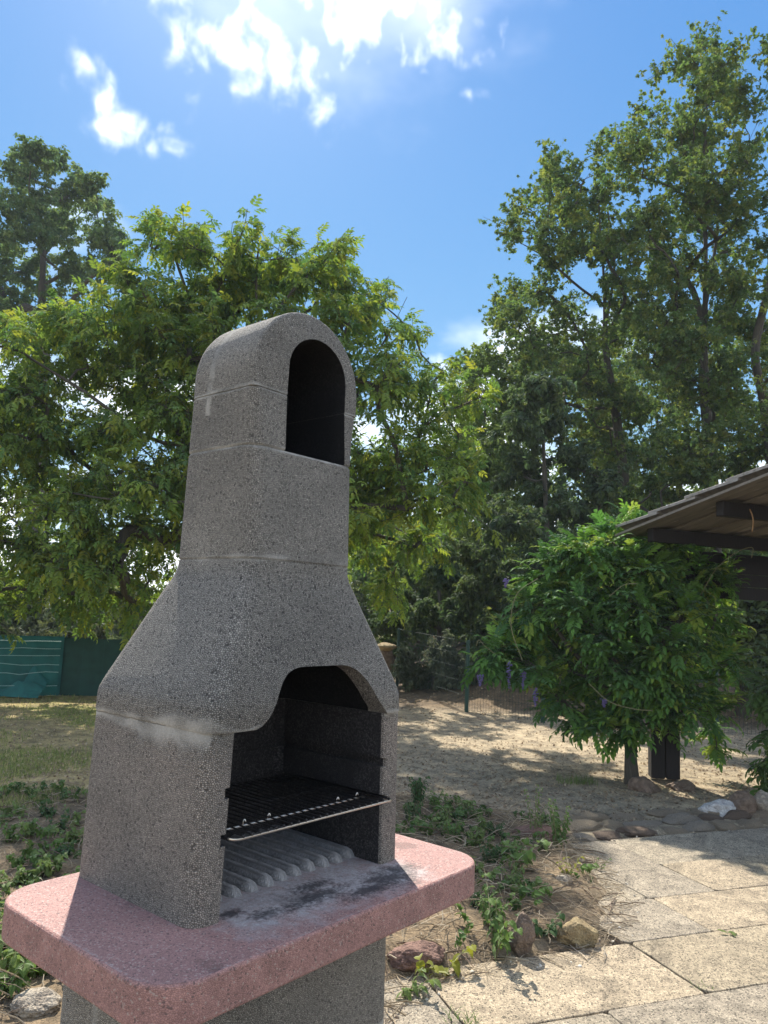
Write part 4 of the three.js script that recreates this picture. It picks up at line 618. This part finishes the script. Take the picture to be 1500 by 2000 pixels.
// stone gate pillar beyond the barbecue
function rockGeo(sx, sy, sz, seed, det = 14, rough = 0.22) {
  const g0 = new THREE.IcosahedronGeometry(1, det), g = mergeVertices((g0.deleteAttribute('normal'), g0.deleteAttribute('uv'), g0), 1e-4), p = g.attributes.position, v = V(), r = rng(seed), planes = [];
  for (let k = 0; k < 9; k++) planes.push([V(r() - 0.5, r() - 0.5, r() - 0.5).normalize(), 0.66 + 0.26 * r()]);
  for (let i = 0; i < p.count; i++) { v.fromBufferAttribute(p, i).normalize(); let k = 1; for (const [n, d] of planes) { const c = v.dot(n); if (c > 0.01) k = Math.min(k, d / c); } k = lerp(k, 1, 0.07) * (1 + rough * fbm(v.x * 1.9 + seed, v.y * 1.9, v.z * 1.9, 4) + 0.07 * fbm(v.x * 8, v.y * 8 + seed, v.z * 8, 3)); p.setXYZ(i, v.x * k * sx, v.y * k * sy, v.z * k * sz); }
  g.computeVertexNormals(); return M.metreUV(g, 0.5);
}
{
  const p = gnd(752, 1352); p.y = groundY(p.x, p.z) - 0.03;
  const t = thing('stone_pillar', 'short stone pillar with pale mossy top beside the barbecue hood', 'pillar', p.toArray());
  part('shaft', rockGeo(0.16, 0.46, 0.16, 71, 12, 0.08).translate(0, 0.38, 0), M.rockBrown, t); part('cap', rockGeo(0.20, 0.08, 0.2, 72, 12, 0.15).translate(0.01, 0.80, 0), M.rockOchre, t, 'pale mossy cap stone');
}
// ------------------------------------------------------------------ pergola with its roof
{
  const A = V(PA[0], 0, PA[1]), up = V(-PB[0], 0, -PB[1]), c = at(1205, 1041, 7.0), slope = 10 * Math.PI / 180;      // A along the eave, up-slope towards the camera's right
  const post = gnd(1297, 1524), t = thing('pergola', 'dark timber pergola with weathered corrugated roof sheets at the right', 'pergola', [post.x, groundY(post.x, post.z), post.z]);
  const basis = (x, y, z, o) => new THREE.Matrix4().makeBasis(x, y, z).setPosition(o.clone().sub(t.position));
  const sl = up.clone().multiplyScalar(Math.cos(slope)).add(V(0, Math.sin(slope), 0)), nrm = V().crossVectors(sl, A).normalize(); if (nrm.y < 0) nrm.negate();
  const onRoof = (a, s, h) => c.clone().addScaledVector(A, a).addScaledVector(sl, s).addScaledVector(nrm, h);
  const SH = 0.46, AW = 0.93;                                           // sheets: laid in rows up the slope, each row lapping the one below
  const sheet = (() => { const n = 48, pos = [], uv = [], L = SH + 0.11, th = 0.022, pt = (i, s, top) => { const x = i / n * AW, y = 0.030 * Math.sin(i / n * Math.PI * 2 * 3.15 + 0.6) + (top ? th : 0) + 0.002 * noise(x * 9, s * 7, 3); return [x, y, s]; };
    const m = 4, Q = (a, b, d, e) => pos.push(...a, ...b, ...e, ...a, ...e, ...d);
    for (let i = 0; i < n; i++) for (let k = 0; k < m; k++) { const s0 = L * k / m, s1 = L * (k + 1) / m; Q(pt(i, s0, 1), pt(i, s1, 1), pt(i + 1, s0, 1), pt(i + 1, s1, 1)); Q(pt(i, s0, 0), pt(i + 1, s0, 0), pt(i, s1, 0), pt(i + 1, s1, 0)); }
    for (let i = 0; i < n; i++) for (const s of [0, L]) Q(pt(i, s, 0), pt(i, s, 1), pt(i + 1, s, 0), pt(i + 1, s, 1));
    for (const i of [0, n]) for (let k = 0; k < m; k++) { const s0 = L * k / m, s1 = L * (k + 1) / m; Q(pt(i, s0, 0), pt(i, s1, 0), pt(i, s0, 1), pt(i, s1, 1)); }
    const g = new THREE.BufferGeometry(); g.setAttribute('position', new THREE.Float32BufferAttribute(pos, 3)); return M.metreUV(toCreasedNormals(mergeVertices(g, 1e-5), 0.7), 1.1); })();
  const r = rng(33);
  for (let row = 0; row < 8; row++) for (let k = 0; k < 5; k++) { const s = part('roof_sheet', sheet, M.sheet, t); const o = onRoof(k * (AW - 0.05) + (r() - 0.5) * 0.012, row * SH - 0.02, 0.006 + k * 0.002), lift = 0.05; const z = sl.clone().addScaledVector(nrm, -lift).normalize(), y = V().crossVectors(z, A).normalize(); s.applyMatrix4(basis(A, y, z, o.addScaledVector(nrm, 0.03))); }
  { const bm = std({ map: M.sheet.map, bumpMap: M.sheet.bumpMap, bumpScale: 0.003, color: rgb(0.66, 0.62, 0.56), roughness: 0.9 }); for (let k = 0; k < 22; k++) { const w = 0.19, g = box(w - 0.006, 0.02, 3.55, 0, 0, 0, 0.004); const u = M.metreUV(g, 1.3), uv = u.attributes.uv; for (let i = 0; i < uv.count; i++) uv.setXY(i, uv.getX(i) * 2 + k * 0.37, uv.getY(i) * 0.35); const o = part('roof_board', u, bm, t); o.applyMatrix4(basis(A, nrm, sl, onRoof(0.075 + k * w, 1.76, (k % 2 ? -0.012 : -0.034) + 0.012))); } }
  // purlins run along the eave under the sheets, rafters carry them, beams on posts
  const beam = (name, p, q, w, h, label) => { const d = q.clone().sub(p), L = d.length(), z = d.normalize(), x = (Math.abs(z.y) > 0.9 ? V(1, 0, 0.12) : V().crossVectors(UPV, z)).normalize(), y = V().crossVectors(z, x), g = box(w, h, L, 0, 0, 0, 0.006); M.metreUV(g, 0.5); const o = part(name, g, M.timber, t, label); o.applyMatrix4(basis(x, y, z, p.clone().add(q).multiplyScalar(0.5))); return o; };
  for (const s of [0.32, 1.15, 2.0, 2.85]) beam('purlin', onRoof(0.1, s, -0.095), onRoof(4.3, s, -0.095), 0.075, 0.115);
  for (const a of [2.4, 3.8]) beam('rafter', onRoof(a, 0.12, -0.215), onRoof(a, 3.5, -0.215), 0.07, 0.14);
  const hp = 1.98, py = t.position.y, foot = (a, u) => V(post.x, py, post.z).addScaledVector(A, a).addScaledVector(up, u);
  const lift = (v, h) => v.clone().add(V(0, h, 0));
  beam('beam', lift(foot(-0.25, 0), hp + 0.07), lift(foot(3.4, 0), hp + 0.07), 0.09, 0.16);
  beam('beam', lift(foot(-0.25, 2.7), hp + 0.5), lift(foot(3.4, 2.7), hp + 0.5), 0.09, 0.16);
  for (let k = 0; k < 3; k++) beam('screen_board', lift(foot(0.2, 0.06), 1.80 + k * 0.125 - 0.055), lift(foot(3.4, 0.06), 1.80 + k * 0.125 - 0.055), 0.025, 0.12);
  for (const [a, u, h] of [[3.0, 0, hp], [0, 2.7, hp + 0.42], [3.0, 2.7, hp + 0.42]]) { const f = foot(a, u); beam('post', lift(f, 0.02), lift(f, h), 0.12, 0.12); }
  { const f = foot(0, 0), w = V(1, 0, 0.12).normalize(); for (const k of [-1, 1]) { const o = f.clone().addScaledVector(w, k * 0.067); beam('post', lift(o, 0.02), lift(o, hp), 0.12, 0.128); } }
  const k0 = onRoof(0.32, 1.15, -0.04); const cm = std({ color: rgb(0.33, 0.2, 0.1) });
  part('dry_tendril', tube(curve([k0, k0.clone().add(V(0.06, -0.03, 0.02)), k0.clone().add(V(0.09, -0.12, 0.03)), k0.clone().add(V(0.08, -0.22, 0.03))], 14).map((v) => v.sub(t.position)), 0.006, 5), cm, t);
  // ---- wisteria
  const D = 7.1, b = onGround(gnd(1235, 1531));
  const W = [[1240, 1190, .24, -.38], [1180, 1250, .24, -.38], [1295, 1270, .22, -.36], [1235, 1330, .2, -.34], [1295, 1355, .17, -.3], [1130, 1190, .2, -.3], [1255, 1110, .18, -.3], [1255, 1410, .12, -.2], [1300, 1405, .10, -.2], [1235, 1420, .10, -.1], [1235, 1035, .17, .3], [1195, 1060, .2, .1], [1150, 1075, .24, -.1], [1100, 1100, .24], [1060, 1125, .2], [1280, 1085, .17, .3], [1110, 1160, .28], [1040, 1190, .22], [1180, 1140, .28], [1260, 1140, .28], [1340, 1120, .24, .3], [1000, 1240, .22], [975, 1275, .17], [950, 1300, .09], [1015, 1300, .17], [1300, 1090, .22, -.1], [1355, 1130, .2, .1], [1320, 1150, .24], [1400, 1130, .12, .3], [1070, 1240, .28], [1150, 1230, .3], [1240, 1220, .3], [1330, 1210, .3], [1390, 1180, .2, .4], [985, 1285, .15], [1040, 1300, .22], [1120, 1310, .28], [1210, 1310, .28], [1300, 1290, .28], [1370, 1270, .24], [1090, 1365, .18], [1150, 1370, .22], [1230, 1360, .22], [1310, 1350, .24], [1380, 1350, .2], [1130, 1410, .10], [1185, 1410, .15], [1240, 1400, .12], [1340, 1385, .13], [1385, 1390, .12], [1405, 1430, .08], [1400, 1465, .04], [1195, 1440, .06], [1165, 1430, .06], [1420, 1300, .12], [1420, 1230, .14, .4], [1350, 1075, .12, .4]];
  makeTree({ name: 'wisteria', label: 'large wisteria covering the pergola post, with a few purple flowers', category: 'climbing plant', seed: 81, r0: 0.055, tip: 0.0025, bare: 0.1, rise: 0.3, trunk: [b, at(1232, 1440, D), at(1250, 1330, D), at(1240, 1200, D), at(1230, 1110, D)], forks: [[at(1235, 1440, D), at(1190, 1350, D - .1), at(1100, 1250, D - .1), at(1060, 1180, D)], [at(1240, 1380, D), at(1310, 1350, D), at(1370, 1280, D + .1), at(1400, 1200, D + .3)]],
    clumps: C(W, D, 0.75, 82), leaf: LEAF.wisteria, mat: M.vine, tones: [[0.095, 0.21, 0.035], [0.065, 0.155, 0.035], [0.125, 0.26, 0.035], [0.19, 0.34, 0.04], [0.28, 0.38, 0.05]], twigs: 165, perTwig: 5, jitter: 0.07, hang: -0.02, tilt: 0.75, single: 300, size: 0.82 });
  const wis = scene.children[scene.children.length - 1];
  const flo = (x, y, d, L) => { const g = [], rr = rng(x); const p = at(x, y, d).sub(wis.position); for (let k = 0; k < 46; k++) { const tt = rr(), q = p.clone().add(V((rr() - 0.5) * 0.05 * (1.1 - tt * 0.8), -L * tt, (rr() - 0.5) * 0.05 * (1.1 - tt * 0.8))); const s = new THREE.IcosahedronGeometry(0.0065 * (1.2 - 0.5 * tt), 0); s.scale(1.2, 0.8, 1); s.rotateX(rr() * 3); s.translate(q.x, q.y, q.z); g.push(s); } g.push(tube([p, p.clone().add(V(0, -L, 0))], 0.002, 4)); part('flower_raceme', merge(g), M.flower, wis, 'hanging purple flower cluster'); };
  flo(995, 1290, 6.75, 0.24); flo(1022, 1310, 6.75, 0.16); flo(938, 1318, 6.8, 0.10); flo(1046, 1345, 6.75, 0.15); flo(1180, 1365, 6.7, 0.07); flo(988, 1130, 6.8, 0.08);
  const whip = (list) => part('tendril', tube(curve(list.map(([x, y, d]) => at(x, y, d).sub(wis.position)), 24), 0.0035, 5), M.vineStem, wis);
  whip([[1150, 1335, 6.6], [1190, 1370, 6.55], [1240, 1385, 6.5], [1275, 1388, 6.5]]); whip([[1050, 1130, 6.8], [1010, 1160, 6.7], [998, 1220, 6.7], [1020, 1290, 6.7]]); whip([[970, 1280, 6.9], [945, 1260, 6.9], [935, 1250, 6.9], [930, 1262, 6.9]]); whip([[1370, 1160, 6.9], [1400, 1110, 6.8], [1440, 1078, 6.8], [1470, 1070, 6.8], [1468, 1090, 6.8]]); whip([[1190, 1165, 6.6], [1220, 1142, 6.55], [1245, 1140, 6.5]]);
  // shoots of another wisteria coming in at the right edge
  const b2 = onGround(gnd(1560, 1560)), D2 = 6.4;
  makeTree({ name: 'wisteria', label: 'small wisteria shoots entering at the right edge beyond the pergola post', category: 'climbing plant', seed: 85, r0: 0.02, tip: 0.002, bare: 0.1, trunk: [b2, at(1545, 1450, D2), at(1525, 1370, D2), at(1500, 1300, D2)], clumps: C([[1495, 1350, .10], [1500, 1390, .09], [1490, 1490, .05], [1510, 1520, .06], [1530, 1420, .13], [1540, 1340, .13], [1506, 1600, .03], [1545, 1560, .1]], D2, 0.3, 86), leaf: LEAF.wisteria, mat: M.vine, tones: [[0.07, 0.14, 0.022], [0.12, 0.19, 0.025]], twigs: 130, perTwig: 5, jitter: 0.04, tilt: 0.8, hang: -0.3, single: 60, size: 0.85 });
}

// ------------------------------------------------------------------ stones
function rock(px, py, sx, sy, sz, mat, label, seed, turn = 0, sink = 0.35, name = 'rock') { const p = gnd(px, py); const y = Math.max(groundY(p.x, p.z), pq(p.x, p.z)[1] < 4.42 && inside(BED, p.x, p.z) < 0 ? 0 : -1); const o = solo(name, rockGeo(sx, sy, sz, seed), mat, label, 'rock'); o.position.set(p.x, y + sy * (1 - 2 * sink) * 0.8, p.z); o.rotation.y = turn; return o; }
rock(1128, 1842, 0.10, 0.075, 0.065, M.rockOchre, 'ochre lichen-covered rock at the corner of the flower bed', 401, 0.3, 0.22);
rock(1018, 1862, 0.06, 0.105, 0.055, M.rockBrown, 'upright brown rock on the bed edge left of the ochre rock', 402, 0.1, 0.2);
rock(815, 1892, 0.13, 0.05, 0.07, M.rockRed, 'reddish flat rock beside the barbecue pedestal', 403, 0.35, 0.25);
rock(1103, 1745, 0.05, 0.03, 0.04, M.rockGrey, 'small dark stone among dry stalks in the bed', 405);
rock(1050, 1650, 0.16, 0.055, 0.10, M.rockRed, 'pinkish flat rock on the far rim of the bed', 407, -0.3, 0.35);
rock(1405, 1590, 0.17, 0.075, 0.08, M.rockWhite, 'white chalky rock lying by the patio edge', 408, 0.25, 0.2);
rock(1452, 1588, 0.14, 0.12, 0.11, M.rockBrown, 'brown boulder right of the white rock', 409, 0.6, 0.25);
rock(1500, 1590, 0.11, 0.13, 0.11, M.rockGrey, 'grey boulder at the right edge beside the brown one', 410, 0.2, 0.25);
rock(1257, 1542, 0.15, 0.085, 0.12, M.rockBrown, 'rounded brown boulder at the foot of the wisteria', 411, 0.1, 0.3);
rock(1330, 1540, 0.15, 0.06, 0.12, M.rockBrown, 'low boulder in front of the pergola post', 412, 0.9, 0.35);
rock(66, 2004, 0.08, 0.04, 0.07, M.rockGrey, 'pale flat rock at the lower left corner', 413, 0.3, 0.25);
{ // dry-laid edging along the far side of the patio
  const e = new THREE.Group(); e.name = 'stone_edging'; e.userData.kind = 'structure'; scene.add(e); const r = rng(55), ms = [M.rockGrey, M.rockEdge, M.rockBrown, M.rockEdge];
  const base = []; for (let k = 0; k < 5; k++) base.push(rockGeo(1, 0.8, 0.9, 500 + k, 9, 0.2));
  for (let row = 0; row < 3; row++) { let p = 2.78 + row * 0.07; while (p < 5.6) { const w = 0.16 + r() * 0.24, d = 0.15 + r() * 0.06, q = 4.51 + row * 0.17 + (r() - 0.5) * 0.03, [x, z] = xz(p + w / 2, q), s = part('stone', base[Math.floor(r() * 5)], ms[Math.floor(r() * 4)], e); s.position.set(x, -0.012 + 0.004 * row + (r() - 0.5) * 0.022, z); s.scale.set(w * (0.5 + 0.12 * r()), 0.04 + 0.03 * r(), d * (0.5 + 0.16 * r())); s.rotation.set((r() - 0.5) * 0.2, 0.35 + (r() - 0.5) * 0.3 + (r() < 0.5 ? Math.PI : 0), (r() - 0.5) * 0.2); p += w * 1.02; } }
}

// ------------------------------------------------------------------ weeds, stalks, straw
function weedGeo(seed, n, h, ll, lw, lean = 0.5, bushy = 6) {          // stems with paired leaves -> [stems, foliage]
  const r = rng(seed), st = [], lf = [];
  for (let k = 0; k < n; k++) {
    const a = r() * 6.283, q = lean * (0.3 + r()), H = h * (0.6 + 0.5 * r()), P = []; for (let i = 0; i <= 6; i++) { const t = i / 6; P.push(V(Math.cos(a) * q * H * t * t + (r() - 0.5) * 0.01 + Math.cos(a) * 0.02, H * t, Math.sin(a) * q * H * t * t + (r() - 0.5) * 0.01 + Math.sin(a) * 0.02)); }
    st.push(tube(P, P.map((_, i) => 0.0032 * (1.15 - i / 7)), 5, false));
    for (let i = 0; i < bushy; i++) { const t = 0.25 + 0.75 * (i + 0.5) / bushy, j = Math.min(5, t * 6 | 0), p = P[j].clone().lerp(P[j + 1], t * 6 - j), d0 = i * 1.57 + r() * 0.6; for (const s of [0, Math.PI]) { const g = tris(leaflet(ll * (0.7 + 0.5 * r()) * (1.15 - 0.45 * t), lw * (0.8 + 0.4 * r()) * (1.15 - 0.4 * t), 0.2 + 0.9 * r(), d0 + s, V(0.004, 0, 0), 0.2)); g.rotateX((r() - 0.5) * 0.7); g.rotateZ(0.15 + 0.35 * r()); g.translate(p.x, p.y, p.z); lf.push(g); } }
  }
  return [merge(st), merge(lf)];
}
function weed(name, label, px, py, seed, n, h, ll, lw, mat, o = {}) { const p = gnd(px, py); const y = Math.max(groundY(p.x, p.z), o.floor ?? -1); const t = thing(name, label, 'plant', [p.x, y - 0.01, p.z], 0, o.group), [s, f] = weedGeo(seed, n, h, ll, lw, o.lean, o.bushy); part('stem', s, o.stem ?? M.vineStem, t); part('foliage', f, mat, t); return t; }
weed('seedling', 'yellow-green broad-leaved seedling in front of the reddish rock', 860, 1905, 601, 2, 0.13, 0.075, 0.045, M.weedYellow, { bushy: 4, lean: 0.9 });
weed('leafy_weed', 'dark green leafy weed leaning over the upright brown rock', 965, 1868, 602, 4, 0.24, 0.06, 0.034, M.weed, { bushy: 6, lean: 0.8 });
weed('leafy_weed', 'bluish green low weed just left of the ochre rock', 1060, 1842, 603, 4, 0.10, 0.05, 0.034, M.weedDark, { bushy: 4, lean: 1.2 });
weed('box_sprig', 'tidy bushy green sprig at the far bed corner beside the patio', 1090, 1672, 604, 9, 0.30, 0.032, 0.018, M.weed, { bushy: 12, lean: 0.25 });
weed('leafy_weed', 'thin bright weed standing left of the bushy sprig', 1042, 1652, 605, 4, 0.36, 0.03, 0.014, M.weedPale, { bushy: 12, lean: 0.35 });
weed('leafy_weed', 'broad-leaved weed in the middle of the bed', 1010, 1720, 606, 4, 0.18, 0.075, 0.05, M.weed, { bushy: 4, lean: 0.8 });
weed('leafy_weed', 'small yellowish weed near the patio edge of the bed', 1110, 1735, 607, 3, 0.10, 0.04, 0.025, M.weedYellow, { bushy: 3, lean: 0.9 });
weed('leafy_weed', 'tiny weed sprouting at the paving edge below the bushy sprig', 1165, 1700, 608, 2, 0.10, 0.022, 0.014, M.weedPale, { bushy: 4 });
weed('leafy_weed', 'weed by the pedestal with pale pointed leaves', 790, 1935, 609, 4, 0.12, 0.06, 0.025, M.weedPale, { bushy: 4, lean: 1.0 });
weed('mint_plant', 'dark tall weed behind the right wall of the barbecue', 815, 1590, 610, 10, 0.22, 0.045, 0.022, M.weedDark, { bushy: 10, lean: 0.3 });
{
  const R = rng(650); let k = 0;
  const row = [[850, 1600], [890, 1620], [930, 1615], [830, 1650], [880, 1660], [925, 1670], [965, 1650], [905, 1600], [800, 1620], [955, 1700], [990, 1690], [945, 1640], [870, 1625], [1000, 1755], [925, 1725], [960, 1830], [935, 1790]];
  const nth = ['first', 'second', 'third', 'fourth', 'fifth', 'sixth', 'seventh', 'eighth', 'ninth'];
  const rows = (list, cuts, names, fn) => cuts.forEach((c, i) => list.filter(([, y]) => y < c && y >= (cuts[i - 1] ?? 0)).sort((a, b) => a[0] - b[0]).forEach(([x, y], n) => { fn(x, y, `${nth[n]} weed from the left in the ${names[i]}`); k++; }));
  rows(row, [1612, 1655, 1705, 2000], ['back row of weeds right of the barbecue', 'second row of weeds right of the barbecue', 'third row of weeds right of the barbecue', 'front scatter of weeds in the bed'], (x, y, l) => weed('leafy_weed', 'green ' + l, x, y, 660 + k, 8 + (k % 4), 0.07 + 0.08 * R(), 0.036, 0.018, [M.weed, M.weedPale, M.weedDark][k % 3], { bushy: 7, lean: 0.45, group: 'weeds in the bed right of the barbecue' }));
  const left = [[20, 1650], [60, 1640], [110, 1630], [135, 1615], [30, 1700], [75, 1690], [120, 1680], [15, 1740], [50, 1730], [95, 1720], [130, 1655], [5, 1610], [40, 1600], [90, 1600]];
  rows(left, [1625, 1670, 1715, 1800], ['far row at the edge of the lawn', 'second row left of the barbecue', 'third row left of the barbecue', 'near row behind the table'], (x, y, l) => weed('leafy_weed', 'low ' + l, x, y + 15, 700 + k, 6, 0.07 + 0.08 * R(), 0.042, 0.022, [M.weedPale, M.weed, M.weedPale, M.weedDark][k % 4], { bushy: 6, lean: 0.6, group: 'weeds left of the barbecue' }));
  const low = [[15, 1880], [50, 1910], [80, 1935], [20, 1945], [5, 1990], [70, 1900], [40, 1860], [95, 1900]];
  rows(low, [1895, 1920, 2000], ['upper row under the table corner', 'middle row under the table corner', 'bottom row under the table corner'], (x, y, l) => weed('leafy_weed', 'leafy ' + l, x, y, 740 + k, 5, 0.11 + 0.05 * R(), 0.055, 0.032, [M.weed, M.weedPale][k % 2], { bushy: 5, lean: 0.8, group: 'weeds under the table' }));
}
{ // arching dry stalk over the bed
  const p = gnd(1030, 1660), t = solo('dry_stalk', tube(curve([at(985, 1600, 5.4), at(1000, 1575, 5.3), at(1030, 1563, 5.2), at(1060, 1575, 5.15), at(1080, 1603, 5.1)], 24), 0.003, 5), M.deadStem, 'thin arching dry stalk above the far rim of the bed', 'stalk');
}
function tuft(px, py, n, h, spread, mat, label, seed, y0) { const r = rng(seed), pos = [], p = gnd(px, py); for (let k = 0; k < n; k++) { const a = r() * 6.283, L = h * (0.5 + 0.6 * r()), b = V((r() - 0.5) * spread, 0, (r() - 0.5) * spread * 0.6), d = V(Math.cos(a), 0, Math.sin(a)), s = V(-d.z, 0, d.x).multiplyScalar(0.0028), P = [0, 0.35, 0.7, 1].map((t) => b.clone().addScaledVector(d, L * 0.7 * t * t).add(V(0, L * t * (1 - 0.3 * t), 0))); for (let i = 0; i < 3; i++) { const w0 = 1 - i / 3, w1 = 1 - (i + 1) / 3, A = P[i].clone().addScaledVector(s, w0), B = P[i].clone().addScaledVector(s, -w0), Cc = P[i + 1].clone().addScaledVector(s, w1), Dd = P[i + 1].clone().addScaledVector(s, -w1); pos.push(...A, ...B, ...Cc, ...B, ...Dd, ...Cc); } } const o = solo('grass_tuft', tris(pos), mat, label, 'grass tuft'); o.position.set(p.x, y0 ?? groundY(p.x, p.z), p.z); return o; }
tuft(1368, 1927, 16, 0.06, 0.10, M.weed, 'small grass tuft in the paving joint at the right', 801, -0.02);
tuft(905, 1996, 34, 0.10, 0.12, M.weed, 'larger grass tuft in the paving joint near the bottom edge', 802, -0.02);
tuft(1125, 1528, 160, 0.10, 0.34, M.weedPale, 'lone patch of grass on the bare ground left of the wisteria', 803);
{ // fallen leaf on the paving
  const p = gnd(1422, 1826), g = merge([tris(leaflet(0.055, 0.022, 0.2, 0.3, V(0, 0.006, 0), 0.25)), tris(leaflet(0.05, 0.02, -0.2, 2.9, V(0, 0.006, 0), 0.25)), tris(leaflet(0.035, 0.016, 0.1, -1.2, V(0.01, 0.006, 0), 0.3))]), o = solo('fallen_leaf', g, M.weedPale, 'pale green fallen leaf lying on the paving slab', 'leaf'); o.position.set(p.x, 0.003, p.z);
}
function blades(name, list, geo, mat, tones, label, category, r) { const im = new THREE.InstancedMesh(geo, mat, list.length); im.name = name; list.forEach(([p, e, s], i) => { im.setMatrixAt(i, new THREE.Matrix4().compose(p, new THREE.Quaternion().setFromEuler(e), s)); const c = tones[Math.floor(r() * tones.length)], v = 0.75 + 0.5 * r(); im.setColorAt(i, rgb(c[0] * v, c[1] * v, c[2] * v)); }); im.castShadow = im.receiveShadow = true; scene.add(im); return tag(im, label, category, undefined, 'stuff'); }
{
  const r = rng(950), white = leafMat(rgb(1, 1, 1), 0.35, 0.95), stalk = tube([V(-0.5, 0, 0), V(-0.1, 0.04, 0.02), V(0.2, 0.03, -0.03), V(0.5, 0, 0)], [0.012, 0.014, 0.012, 0.006], 4, false), list = [];
  for (let k = 0; k < 10000; k++) { const x = lerp(-2.6, 1.45, r()), z = lerp(-6.1, -2.7, r()), d = inside(BED, x, z); if (d < -0.10 || (x < -0.1 && r() < 0.6)) continue; const L = 0.06 + 0.16 * r() * r(); list.push([V(x, Math.max(groundY(x, z), 0) + 0.006 + 0.07 * r() * r() * sstep(0, 0.2, d), z), new THREE.Euler(0, r() * 6.28, (r() - 0.5) * 0.9 * (d > 0.05 ? 1 : 0.1)), V(L, L * (0.5 + r()), L)]); }
  blades('dry_straw', list, stalk, white, [[0.42, 0.33, 0.21], [0.31, 0.24, 0.15], [0.52, 0.43, 0.30], [0.18, 0.12, 0.075]], 'tangle of dry straw stalks covering the bed', 'straw', r);
  const flake = tris(leaflet(1, 0.55, 0.5, 0, V(-0.5, 0, 0), 0.22)), fl = [];
  for (let k = 0; k < 26000; k++) { const a = gnd(lerp(-250, 1750, r()), 1240 + 400 * Math.pow(r(), 0.8)); if (-a.z > 17 || inside(BED, a.x, a.z) > 0 || pq(a.x, a.z)[1] < 4.75) continue; const L = 0.012 + 0.03 * r() * (a.z < -10.5 ? 1.8 : 1); fl.push([V(a.x, groundY(a.x, a.z) + 0.008, a.z), new THREE.Euler((r() - 0.5) * 0.9, r() * 6.28, (r() - 0.5) * 0.9), V(L, L, L)]); }
  blades('leaf_litter', fl, flake, white, [[0.38, 0.29, 0.18], [0.30, 0.22, 0.14], [0.46, 0.37, 0.24], [0.24, 0.17, 0.11]], 'dry leaf litter and wood chips scattered over the bare ground', 'leaf litter', r);
  const bl = tris([-0.5, 0, 0, 0.5, 0, 0, 0.35, 0.55, 0.12, -0.5, 0, 0, 0.35, 0.55, 0.12, -0.35, 0.55, 0.12, -0.35, 0.55, 0.12, 0.35, 0.55, 0.12, 0, 1, 0.4]), gl = [];
  for (let k = 0; k < 60000; k++) { const a = gnd(lerp(-300, 620, r()), 1310 + 360 * Math.pow(r(), 0.7)); if (-a.z > 17 || -a.z < 5.2 || a.x > 0.1) continue; const n = fbm(a.x * 0.45, a.z * 0.6, 4, 4) + 0.5 * fbm(a.x * 1.4, a.z * 1.9, 11, 3); if (n + 0.25 * (r() - 0.5) < -0.05) continue; const h = 0.02 + 0.035 * r(); gl.push([V(a.x, groundY(a.x, a.z) - 0.003, a.z), new THREE.Euler((r() - 0.5) * 0.8, r() * 6.28, (r() - 0.5) * 0.8), V(0.006, h, h)]); }
  blades('lawn_grass', gl, bl, white, [[0.22, 0.27, 0.06], [0.30, 0.30, 0.10], [0.40, 0.35, 0.17], [0.15, 0.22, 0.05]], 'thin half-dry lawn grass left of the barbecue', 'grass', r);
  const gc = [], leafy = rosette(7, 0.05, 0.026, 77); for (let k = 0; k < 2300; k++) { const x = lerp(-2.7, 1.25, r()), z = lerp(-6.0, -3.0, r()), d = inside(BED, x, z); if (d < 0.05 || fbm(x * 1.7, z * 1.7, 6, 3) < 0.02) continue; gc.push([V(x, groundY(x, z) + 0.02 + 0.05 * r(), z), new THREE.Euler(0, r() * 6.28, 0), V(0.7, 0.7, 0.7).multiplyScalar(0.6 + 0.8 * r())]); }
  blades('ground_cover', gc, leafy, white, [[0.10, 0.17, 0.035], [0.07, 0.13, 0.03], [0.15, 0.21, 0.06]], 'low creeping weeds between the dry stalks in the bed', 'ground cover', r);
  const pg = rockGeo(1, 0.6, 0.8, 960, 2, 0.3), pl = []; for (let k = 0; k < 1500; k++) { const a = gnd(lerp(740, 1500, r()), lerp(1580, 1990, r())); const d = inside(BED, a.x, a.z), q = pq(a.x, a.z)[1]; if (d > 0 || (d < -0.16 && q < 4.36) || q > 4.6) continue; const s = 0.003 + 0.008 * r() * r(); pl.push([V(a.x, 0.003, a.z), new THREE.Euler(r(), r() * 6.28, 0), V(s, s, s)]); }
  blades('grit', pl, pg, std({ color: rgb(1, 1, 1) }), [[0.4, 0.32, 0.22], [0.25, 0.19, 0.13], [0.5, 0.45, 0.36]], 'loose grit and soil crumbs along the edges of the paving', 'grit', r);
}
scene.fog = new THREE.FogExp2(new THREE.Color(0.80, 0.88, 1.0), 0.0009);
renderer.render(scene, camera);
